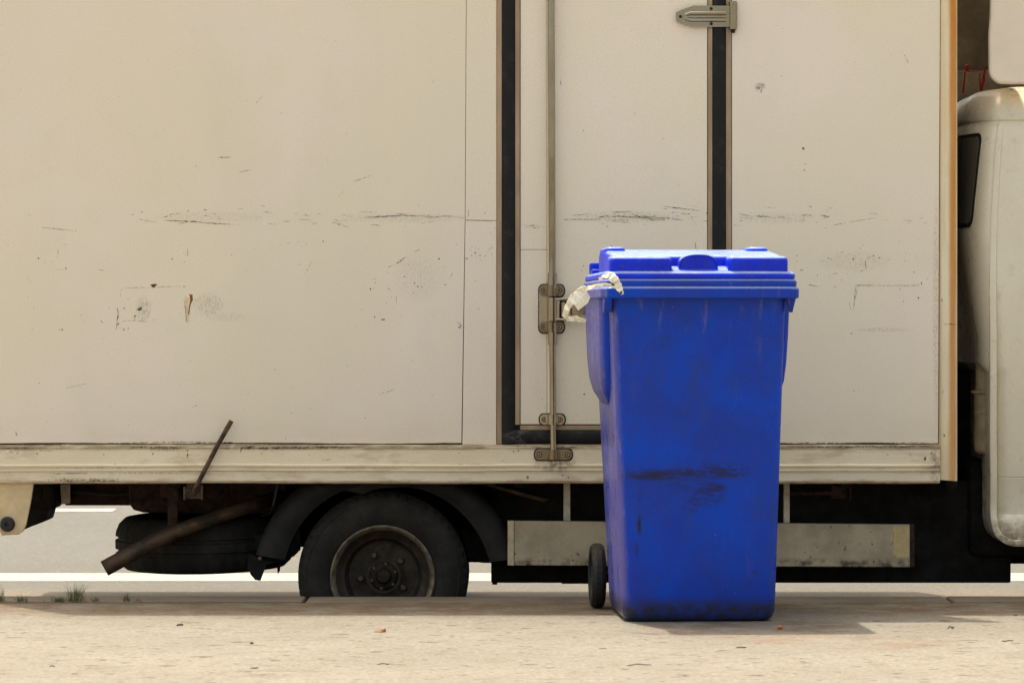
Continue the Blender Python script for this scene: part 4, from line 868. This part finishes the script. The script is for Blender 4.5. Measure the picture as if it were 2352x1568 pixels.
# side door window, door seam and windscreen, past the picture's edge
mb = MB(); pts = [(CX0 + 0.35, 1.02), (CX0 + 0.36, 1.42), (CX0 + 0.40, 1.455), (CX0 + 1.45, 1.455), (CX0 + 1.66, 1.02)]
def side_y(z): return YN + cab_corner(z)[1]
a = [mb.v((x, side_y(z) - 0.004, z)) for x, z in pts]; b_ = [mb.v((x, side_y(z) + 0.01, z)) for x, z in pts]
mb.face(a)
for i in range(5): mb.face([a[i], a[(i + 1) % 5], b_[(i + 1) % 5], b_[i]])
T('side_window', mb, 'glass', cabo)
mb = MB(); xf = lambda z: CX0 + 1.95 - cab_corner(z)[0] * 0.5 - max(0, z - 0.75) * 0.35
q = [(11.26, 0.98), (12.72, 0.98), (12.66, 1.46), (11.32, 1.46)]
a = [mb.v((xf(z) + 0.005, y, z)) for y, z in q]; b_ = [mb.v((xf(z) - 0.02, y, z)) for y, z in q]
mb.face(a)
for i in range(4): mb.face([a[i], a[(i + 1) % 4], b_[(i + 1) % 4], b_[i]])
T('windscreen', mb, 'glass', cabo)
for y0 in (11.2, 12.55):
    mb = MB(); mb.box(CX0 + 1.93, CX0 + 1.965, y0, y0 + 0.22, 0.42, 0.58, 0.02); T('headlight', mb, 'glass', cabo)
mb = MB(); mb.box(CX0 + 1.83, CX0 + 2.01, 11.06, 12.92, 0.16, 0.36, 0.03); T('front_bumper', mb, 'box_white')
# intake canister behind the cab
mb = MB(); cxn, czn = XZ(2262, 0, 11.22)[0] + 0.012, 11.24
z0, z1 = XZ(0, 1041, 11.2)[1], XZ(0, 905, 11.2)[1]
mb.lathe([(0.0, z0), (0.036, z0), (0.043, z0 + 0.008), (0.045, z0 + 0.02), (0.044, z1 - 0.065), (0.046, z1 - 0.06), (0.044, z1 - 0.055), (0.045, z1), (0.056, z1 + 0.004), (0.056, z1 + 0.010), (0.040, z1 + 0.012), (0.038, z1 + 0.16), (0.0, z1 + 0.16)], cxn, czn, 32, 'Z'); T('intake_canister', mb, 'canister')
mb = MB(); mb.pprism([(2205, 955), (2230, 825), (2232, 820), (2238, 830), (2236, 1110), (2203, 1110)], 11.6, 11.6, 11.7, 0.004); T('gap_bracket', mb, 'under')
# wind deflector on the cab roof: two cheeks, a sloping face, open towards the box
YD = 11.15
mb = MB()
def cheek(y0, y1):
    x0, z0 = XZ(2272, 193, YD); P = []
    cxr, czr, rr = x0 + 0.045, z0 + 0.045, 0.045
    for k in range(9): q = R(180 + 90 * k / 8); P.append((cxr + rr * math.cos(q), czr + rr * math.sin(q)))
    P += [(x0 + 1.05, z0 - 0.004), (x0 + 1.15, z0 + 0.05), (x0 + 0.55, z0 + 0.75), (x0 + 0.35, z0 + 0.95), (x0 + 0.012, z0 + 1.02), (x0 + 0.008, z0 + 0.5), (x0 + 0.004, z0 + 0.22), (x0 - 0.001, z0 + 0.16)]
    mb.prism(P, y0, y1, 0.008)
cheek(YD, YD + 0.02)
x0, z0 = XZ(2272, 193, YD)
dfl = T('wind_deflector', mb, 'deflector')
mb = MB(); cheek(12.66, 12.68); T('side_cheek', mb, 'deflector_in', dfl)
mb = MB(); S = [(x0 + 0.02, z0 + 1.005), (x0 + 0.35, z0 + 0.94), (x0 + 0.55, z0 + 0.74), (x0 + 1.14, z0 + 0.05)]
secs = []
for x, z in S: secs.append([(x, YD + 0.02, z), (x, 12.66, z), (x - 0.012, 12.66, z - 0.012), (x - 0.012, YD + 0.02, z - 0.012)])
mb.loft(secs); T('front_face', mb, 'deflector_in', dfl)
mb = MB(); mb.box(x0 + 0.05, x0 + 0.8, 12.60, 12.655, 1.64, 1.775, 0.004); T('base_bar', mb, 'strut', dfl)
mb = MB(); mb.box(x0 + 0.05, x0 + 0.8, 12.45, 12.655, 1.57, 1.64, 0.004); T('base_bar', mb, 'under', dfl)
# red wire hooks hanging behind the deflector
RY = 12.5
mb = MB()
def rp(px, py): return W(px, py, RY)
mb.tube([rp(2212, 214), rp(2216, 180), rp(2218, 155), rp(2221, 149), rp(2224, 152), rp(2223, 162)], 0.0035, 8)
mb.tube([rp(2219, 164), rp(2240, 163), rp(2262, 160)], 0.003, 8)
mb.tube([rp(2254, 212), rp(2258, 180), rp(2263, 158), rp(2266, 154), rp(2268, 160)], 0.0035, 8)
mb.tube([rp(2250, 168), rp(2251, 190), rp(2252, 208)], 0.0025, 8); mb.tube([rp(2260, 165), rp(2262, 185), rp(2254, 205)], 0.003, 8)
tag(obj('wire_hooks', mb, 'red', None, (1.64, RY, 1.72), (1.64, RY, 1.72)), 'bent red wire hooks hanging in the gap behind the cab roof', 'hooks')

# ------------------------------------------------------------------ the blue wheeled bin
BR = (BINX, BINY, 0)
binr = empty('wheelie_bin', BR, 'blue plastic wheelie bin with closed lid and black smudges standing on the pavement', 'wheelie bin', None, BINYAW)
def B(name, mb, mats, parent=None, **k): return obj(name, mb, mats, parent or binr, **k)
def bw(z): return 0.2225 + (0.2475 - 0.2225) * (z - 0.04) / 0.83
def bc(z): return 0.010 * (1 - (z - 0.04) / 0.83)
def bf(z): return 0.0 - 0.085 * (z - 0.04) / 0.83
def brr(z): return 0.47 + 0.10 * (z - 0.04) / 0.83
mb = MB(); secs = []
for z, i_ in ((0.0, 0.030), (0.003, 0.016), (0.012, 0.0065), (0.028, 0.0015), (0.045, 0.0)):
    zz = max(z, 0.04); secs.append(rrect(bc(zz) - bw(zz) + i_, bc(zz) + bw(zz) - i_, bf(zz) + i_, brr(zz) - i_, 0.040, z, 8))
for k in range(1, 15):
    z = 0.045 + (0.935 - 0.045) * k / 14
    bow = 0.003 * math.sin(math.pi * k / 14)
    secs.append(rrect(bc(z) - bw(z), bc(z) + bw(z), bf(z) + bow, brr(z), 0.040 - 0.010 * k / 14, z, 8))
mb.loft(secs, True, True)
def wing(s):                                              # the hollow side columns under the rim
    m = []
    for (z, p, y0, y1) in ((0.605, -0.014, 0.20, 0.36), (0.625, 0.002, 0.16, 0.42), (0.655, 0.018, 0.12, 0.48), (0.69, 0.025, 0.09, 0.52), (0.74, 0.028, 0.075, 0.54), (0.82, 0.029, 0.06, 0.55), (0.935, 0.029, 0.05, 0.56)):
        a, b = sorted((s * (bw(z) - 0.03), s * (bw(z) + p))); m.append(rrect(a, b, y0 - 0.02, y1, 0.028, z, 5))
    mb.loft(m)
wing(-1); wing(1)
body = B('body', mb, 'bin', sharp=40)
# rim: two stepped flanges with corner tabs
mb = MB()
mb.loft([rrect(-w, w, f, r, 0.035, z, 7) for z, w, f, r in ((0.926, 0.277, -0.122, 0.615), (0.9275, 0.282, -0.127, 0.62), (0.931, 0.2835, -0.1285, 0.62), (0.9525, 0.2835, -0.1285, 0.62), (0.9555, 0.2822, -0.1272, 0.619), (0.9600, 0.2775, -0.1225, 0.614), (0.9625, 0.270, -0.115, 0.61))])
mb.loft([rrect(-w, w, f, r, 0.033, z, 7) for z, w, f, r in ((0.9612, 0.2765, -0.1215, 0.613), (0.9625, 0.2775, -0.1225, 0.613), (0.9745, 0.2775, -0.1225, 0.613), (0.9775, 0.2762, -0.1212, 0.612), (0.9815, 0.272, -0.117, 0.608), (0.9835, 0.266, -0.110, 0.604))])
for s in (-1, 1):
    a, b = sorted((s * 0.250, s * 0.2735))
    mb.loft([rrect(a + (0.004 if s > 0 else 0) * k, b - (0.002 if s > 0 else 0) * k, -0.112 + 0.01 * k, -0.05, 0.006, 0.926 - 0.013 * k, 3) for k in range(4)])
    for yy in (0.15, 0.35):
        mb.box(a, b, yy, yy + 0.01, 0.885, 0.926, 0.002)
B('rim', mb, 'bin')
# lid
mb = MB()
mb.loft([rrect(-w, w, f, r, 0.034, z, 7) for z, w, f, r in ((0.9826, 0.270, -0.115, 0.60), (0.984, 0.2735, -0.1185, 0.605), (0.993, 0.2735, -0.1185, 0.605), (0.9965, 0.272, -0.117, 0.603), (1.0015, 0.267, -0.112, 0.598), (1.004, 0.260, -0.104, 0.59), (1.0045, 0.255, -0.10, 0.585))])
def slope(v): return 1.046 + (1.0735 - 1.046) * max(0, min(1, (v + 0.06) / 0.36)) ** 0.8 - 0.02 * max(0, (v - 0.33) / 0.25)
def dome(u0, u1, f, r, zf, rad, top=None, rt=0.013):        # a raised part whose top follows the lid's slope; rounded in plan and along the top edge
    top = top or slope; vs = [f + rad * q for q in (0.0, 0.06, 0.18, 0.4, 0.7, 1.0)]
    n = max(2, int((r - f - 2 * rad) / 0.03)); vs += [f + rad + (r - f - 2 * rad) * k / n for k in range(1, n + 1)] + [r - rad * q for q in (0.7, 0.4, 0.18, 0.06, 0.0)]
    secs = []
    for v in vs:
        d = min(v - f, r - v); e = max(0.0, rad - d); ins = rad - math.sqrt(max(0, rad * rad - e * e))
        dr = max(0, rt - d); drop = rt - math.sqrt(max(0, rt * rt - dr * dr))
        t = top(v) - drop; a, b_ = u0 + ins, u1 - ins; row = [(a, v, zf)]
        for k in range(6): q = R(180 - 18 * k); row.append((a + rt + rt * math.cos(q), v, t - rt + rt * math.sin(q)))
        for k in range(6): q = R(90 - 18 * k); row.append((b_ - rt + rt * math.cos(q), v, t - rt + rt * math.sin(q)))
        row.append((b_, v, zf)); secs.append(row)
    mb.loft(secs)
dome(-0.246, 0.246, -0.034, 0.44, 1.003, 0.035)
dome(-0.225, 0.225, 0.40, 0.585, 1.003, 0.02, lambda v: 1.03)
dome(-0.258, -0.080, -0.106, 0.0, 1.003, 0.014, lambda v: 1.0445 + 0.03 * (v + 0.11))
dome(0.080, 0.252, -0.106, 0.0, 1.003, 0.014, lambda v: 1.0455 + 0.03 * (v + 0.11))
dome(-0.244, -0.184, 0.20, 0.42, 1.03, 0.02, lambda v: 1.0795)
dome(0.172, 0.236, 0.20, 0.42, 1.03, 0.02, lambda v: 1.0795)
secs = []                                                 # centre grip: an arched boss
for y, s_ in ((-0.092, 0.90), (-0.096, 0.96), (-0.094, 1.0), (-0.05, 1.0), (0.02, 1.02)):
    row = []
    for k in range(21):
        q = math.pi * k / 20; cc = math.cos(q); sn = max(0, math.sin(q)) ** 0.55
        row.append((-0.004 + 0.056 * s_ * (abs(cc) ** 0.8) * (1 if cc > 0 else -1), y, 1.004 + 0.0485 * s_ * sn))
    secs.append(row)
mb.loft(secs, True, True, True)
for u in (-0.004,):
    mb.loft([rrect(u - 0.062, u + 0.062, -0.106, 0.0, 0.012, 1.004, 4), rrect(u - 0.060, u + 0.060, -0.104, 0.0, 0.012, 1.009, 4)])
mb.loft([[(-0.080, -0.109, 1.0038), (0.080, -0.109, 1.0038), (0.080, -0.109, 1.003), (-0.080, -0.109, 1.003)], [(-0.080, -0.098, 1.0085), (0.080, -0.098, 1.0085), (0.080, -0.098, 1.003), (-0.080, -0.098, 1.003)], [(-0.080, -0.03, 1.020), (0.080, -0.03, 1.020), (0.080, -0.03, 1.003), (-0.080, -0.03, 1.003)]])
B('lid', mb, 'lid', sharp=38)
# rear handle bar, wheels and axle
mb = MB(); mb.tube([(-0.25, 0.66, 1.022), (0.25, 0.66, 1.022)], 0.016, 14)
for u in (-0.24, -0.08, 0.08, 0.24): mb.box(u - 0.014, u + 0.014, 0.56, 0.665, 0.955, 1.020, 0.006)
B('handle', mb, 'lid')
mb = MB(); mb.box(-0.254, -0.205, 0.64, 0.68, 1.003, 1.042, 0.008); mb.mi = 1; mb.lathe([(0.0, 0), (0.001, 0)], n=4) if False else None
mb2 = mb; B('handle_end', mb2, 'lid')
mb = MB(); mb.tube([(-0.23, 0.53, 0.098), (0.23, 0.53, 0.098)], 0.011, 12); B('axle', mb, 'bin_tyre')
wheel0 = None
for s in (-1, 1):
    m = MB(); prof = [(0.0, -0.014), (0.03, -0.016), (0.034, -0.010), (0.066, -0.010), (0.070, -0.019), (0.080, -0.0215), (0.090, -0.0195), (0.0965, -0.0115), (0.0975, -0.008), (0.0975, 0.008), (0.0965, 0.0115), (0.090, 0.0195), (0.080, 0.0215), (0.070, 0.019), (0.066, 0.010), (0.034, 0.010), (0.03, 0.016), (0.0, 0.014)]
    if wheel0 is None:
        m.lathe(prof, 0, 0, 56, 'Y', lambda i, k, r: r - 0.002 if (k % 2 and i in (6, 7, 10, 11)) else r)
        wheel0 = B('wheel', m, 'bin_tyre', loc=(-0.241, 0.53, 0.0967), sharp=30); wheel0.rotation_euler = (0, 0, R(90))
    else:
        w2 = wheel0.copy(); COL.objects.link(w2); w2.parent = binr; w2.location = (0.241, 0.53, 0.0967)

# ------------------------------------------------------------------ torn strap and paper tag caught on the rim
YB = 9.86
def strip(mb, pts, w, th=0.0012, mi=0):                    # points (px, py, depth), widths in photo pixels; a crumpled band
    mb.mi = mi; secs = []
    wl = w if isinstance(w, (list, tuple)) else [w] * len(pts); q_, w_ = [], []
    for i in range(len(pts) - 1):
        for k in range(4):
            t = k / 4; j = 0 if (i == 0 and k == 0) else 1
            q_.append(tuple(pts[i][c] + (pts[i + 1][c] - pts[i][c]) * t + j * rng.uniform(-1, 1) * (0.9, 0.9, 0.003)[c] for c in range(3))); w_.append((wl[i] + (wl[i + 1] - wl[i]) * t) * rng.uniform(0.9, 1.15))
    pts = q_ + [pts[-1]]; w = w_ + [wl[-1]]
    P = [Vector(W(*p)) for p in pts]
    for i, p in enumerate(P):
        d = (P[min(i + 1, len(P) - 1)] - P[max(i - 1, 0)]).normalized()
        wi = (w[i] if isinstance(w, (list, tuple)) else w) * pts[i][2] / F / 2
        n = Vector((-d.z, 0.5 * math.sin(i * 0.37), d.x)).normalized(); t = d.cross(n).normalized() * th
        secs.append([p + n * wi, p + n * wi + t, p - n * wi + t, p - n * wi])
    mb.loft(secs)
mb = MB()
strip(mb, [(1376, 641, 9.86), (1388, 634, 9.845), (1402, 634, 9.835), (1412, 642, 9.828), (1417, 653, 9.826), (1424, 665, 9.828), (1430, 676, 9.832)], [7, 9, 14, 22, 19, 15, 6])
strip(mb, [(1420, 660, 9.825), (1404, 656, 9.828), (1384, 653, 9.832), (1362, 658, 9.842), (1345, 664, 9.855), (1330, 670, 9.88), (1318, 684, 9.895), (1308, 698, 9.90), (1301, 712, 9.905), (1299, 724, 9.91), (1304, 733, 9.915), (1322, 731, 9.92), (1334, 735, 9.925), (1346, 736, 9.93)], [9, 7, 7, 8, 12, 17, 19, 17, 14, 13, 12, 12, 10, 6])
strip(mb, [(1350, 663, 9.90), (1342, 658, 9.92), (1334, 662, 9.905), (1326, 673, 9.89)], [5, 6, 6, 8])
mb.mi = 1; mb.chip(*XZ(1408, 654, 9.82), 0.006, 0.004, 9.820); mb.chip(*XZ(1426, 672, 9.82), 0.005, 0.004, 9.822)
x_, y_, z_ = W(1405, 650, 9.85)
strap = tag(obj('torn_strap', mb, ['strap', 'twig'], None, (x_, y_, z_), (x_, y_, z_)), 'crumpled cream cloth strap draped over the front corner of the bin rim', 'strap')
mb = MB()
Pg = [[(1334, 659), (1347, 669), (1356, 682)], [(1320, 673), (1334, 686), (1350, 696)], [(1307, 690), (1321, 702), (1328, 713)]]
dd = [[0.0, -0.004, 0.003], [-0.003, -0.007, 0.0], [0.004, -0.003, 0.004]]
g0 = [[mb.v(W(*Pg[r][c], 9.875 + dd[r][c])) for c in range(3)] for r in range(3)]
g1 = [[mb.v(W(*Pg[r][c], 9.8765 + dd[r][c])) for c in range(3)] for r in range(3)]
for r in range(2):
    for c in range(2): mb.face([g0[r][c], g0[r][c + 1], g0[r + 1][c + 1], g0[r + 1][c]]); mb.face([g1[r][c], g1[r + 1][c], g1[r + 1][c + 1], g1[r][c + 1]])
ring = [(0, 0), (0, 1), (0, 2), (1, 2), (2, 2), (2, 1), (2, 0), (1, 0)]
for (a, b), (c, d) in zip(ring, ring[1:] + ring[:1]): mb.face([g0[a][b], g0[c][d], g1[c][d], g1[a][b]])
mb.mi = 1
for (a, b, c, d, w) in ((1323, 681, 1337, 691, 1.6), (1334, 678, 1345, 686, 1.0), (1321, 690, 1327, 695, 1.0), (1331, 686, 1338, 691, 1.2)):
    n = 5
    for k in range(n):
        t0, t1 = k / n, (k + 0.7) / n
        mb.ribbon([XZ(a + (c - a) * t0, b + (d - b) * t0, 9.86), XZ(a + (c - a) * t1, b + (d - b) * t1, 9.86)], w * 9.86 / F, 9.866, 0.5, 0.003)
x_, y_, z_ = W(1333, 686, 9.875)
tag(obj('paper_tag', mb, ['paper', 'ink'], None, (x_, y_, z_), (x_, y_, z_), flat=True), 'creased white paper tag with faint print hanging left of the bin rim', 'tag')

# ------------------------------------------------------------------ grass tufts in the kerb joint
def tuft(px, wpx, hpx, n, kinds, label, spread=1.0, py=1381):
    x, y, _ = gx(px, py); m = MB(); k = y / F
    for i in range(n):
        bx = x + rng.gauss(0, wpx * 0.22) * k; by = y + rng.uniform(-0.02, 0.02)
        h = 0.92 * hpx * k * rng.uniform(0.3, 1.0) ** 0.8; ln = rng.gauss(0, 0.45 * spread) * h; ld = rng.gauss(0, 0.3) * h; w = rng.uniform(0.0006, 0.0014)
        m.mi = rng.choices(range(3), kinds)[0]; prev = None
        a = rng.uniform(0, math.pi); ca, sa = math.cos(a) * w, math.sin(a) * w
        for t in (0, 0.3, 0.6, 0.85, 1.0):
            p = Vector((bx + ln * t * t, by + ld * t * t, h * (t - 0.25 * abs(ln) / (h + 1e-6) * t * t)))
            f = 1 - 0.9 * t
            cur = (m.v(p + Vector((ca, sa, 0)) * f), m.v(p - Vector((ca, sa, 0)) * f))
            if prev: m.face([prev[0], prev[1], cur[1], cur[0]])
            prev = cur
    o = obj('grass_tuft', m, ['grass', 'grass_dry', 'grass_dark'], None, (x, y, 0), (x, y, 0), recalc=False)
    return tag(o, label, 'grass tuft', 'grass tufts along the kerb')
tuft(2, 26, 46, 46, (3, 3, 1), 'yellowish grass tuft at the kerb joint, cut by the left frame edge')
tuft(48, 30, 24, 60, (3, 0, 3), 'short spreading green tuft between the yellowish tuft and the low dark clump', 1.6)
tuft(138, 46, 17, 110, (1, 0, 5), 'low dark green clump in the kerb joint left of the tallest tuft', 1.5)
tuft(176, 38, 58, 95, (4, 4, 1), 'tallest grass tuft, wispy with dry stems, growing from the kerb joint', 1.0)
tuft(220, 18, 16, 26, (2, 0, 4), 'small sparse green tuft just right of the tallest tuft', 1.2)
tuft(291, 24, 26, 42, (2, 0, 4), 'upright dark green tuft under the exhaust pipe', 0.9)
tuft(318, 16, 16, 18, (2, 0, 4), 'thin sparse tuft at the right end of the row of grass', 1.2)

# ------------------------------------------------------------------ litter on the pavement
def twig(px0, px1, py, label, r=1.2, bend=1.5):
    a = Vector(gx(px0, py)); b = Vector(gx(px1, py - 1)); n = 7; L = (b - a)
    rr = r * a.y / F; pts = []
    for i in range(n):
        t = i / (n - 1); p = a + L * t + Vector((0, rng.uniform(-1, 1) * 0.008, rr * 1.05 + abs(rng.uniform(0, bend)) * rr * (0.3 + math.sin(math.pi * t)))); pts.append(p)
    m = MB(); m.tube(pts, [rr * 0.6] + [rr] * (n - 2) + [rr * 0.5], 7)
    return tag(obj('twig', m, 'twig', None, tuple(a), tuple(a)), label, 'twig', 'twigs on the pavement')
twig(1440, 1496, 1528, 'longest twig lying on the sunlit pavement below the bin', 1.1)
twig(1690, 1715, 1488, 'kinked dark twig on the pavement just below the bin shadow', 1.2)
twig(1375, 1394, 1490, 'short pale brown twig on the pavement below the bin wheel', 0.8)
twig(406, 421, 1437, 'stubby black twig on the pavement below the spare wheel', 2.0, 0.6)
twig(2301, 2328, 1473, 'bent thin twig on the pavement near the right frame edge', 1.1)
twig(2328, 2338, 1414, 'tiny curled twig at the edge of the truck shadow, far right', 0.9)
twig(866, 894, 1526, 'reddish brown twig on the bright foreground pavement below the truck wheel', 1.0)
twig(575, 594, 1536, 'short dark twig on the grey stain in the foreground', 1.3)
twig(112, 126, 1531, 'tiny brown twig in the lower left foreground', 1.0)
twig(2176, 2192, 1443.5, 'small greenish seed stalk on the pavement right of the bin shadow', 1.6, 2.0)
# curled orange leaf
a = Vector(gx(875, 1451)); m = MB(); k = a.y / F; rows = []
for i in range(7):
    t = i / 6; w = math.sin(math.pi * (0.12 + 0.8 * t)) * 5 * k; cu = 9 * k * (0.25 + t * 0.75)
    rows.append([(a.x + (-11 + 22 * t) * k, a.y + s * w * 2.0, 0.0012 + cu * (1 - 0.95 * s * s)) for s in (-1, -0.5, 0, 0.5, 1)])
bt = [[(x, y, z - 0.0012) for x, y, z in r] for r in rows]
V0 = [[m.v(p) for p in r] for r in rows]
for r in range(6):
    for c in range(4): m.face([V0[r][c], V0[r][c + 1], V0[r + 1][c + 1], V0[r + 1][c]])
m.tube([(a.x - 11 * k, a.y, 0.002), (a.x - 16 * k, a.y, 0.0015)], 0.0009, 6)
tag(obj('dry_leaf', m, 'leaf', None, tuple(a), tuple(a)), 'curled orange dry leaf on the sunlit pavement below the truck wheel', 'leaf')
a = Vector(gx(578, 1478)); m = MB(); bmesh.ops.create_icosphere(m.bm, subdivisions=2, radius=0.0045)
for v in m.bm.verts: v.co = Vector((v.co.x * 1.2, v.co.y, v.co.z * 0.7)) * rng.uniform(0.85, 1.15) + Vector((a.x, a.y, 0.003))
tag(obj('seed_husk', m, 'chip_olive', None, tuple(a), tuple(a)), 'small olive brown seed husk on the pavement below the mud flap', 'seed')
a = Vector(gx(1791, 1444.5)); m = MB(); bmesh.ops.create_icosphere(m.bm, subdivisions=3, radius=0.0075)
for v in m.bm.verts: v.co = Vector((v.co.x, v.co.y, max(-0.0055, min(v.co.z, 0.005)))) * (1 + 0.05 * math.sin(v.co.x * 900)) + Vector((a.x, a.y, 0.0055))
tag(obj('orange_nut', m, 'nut', None, tuple(a), tuple(a)), 'round orange nut lying in the shadow beside the bin', 'nut')
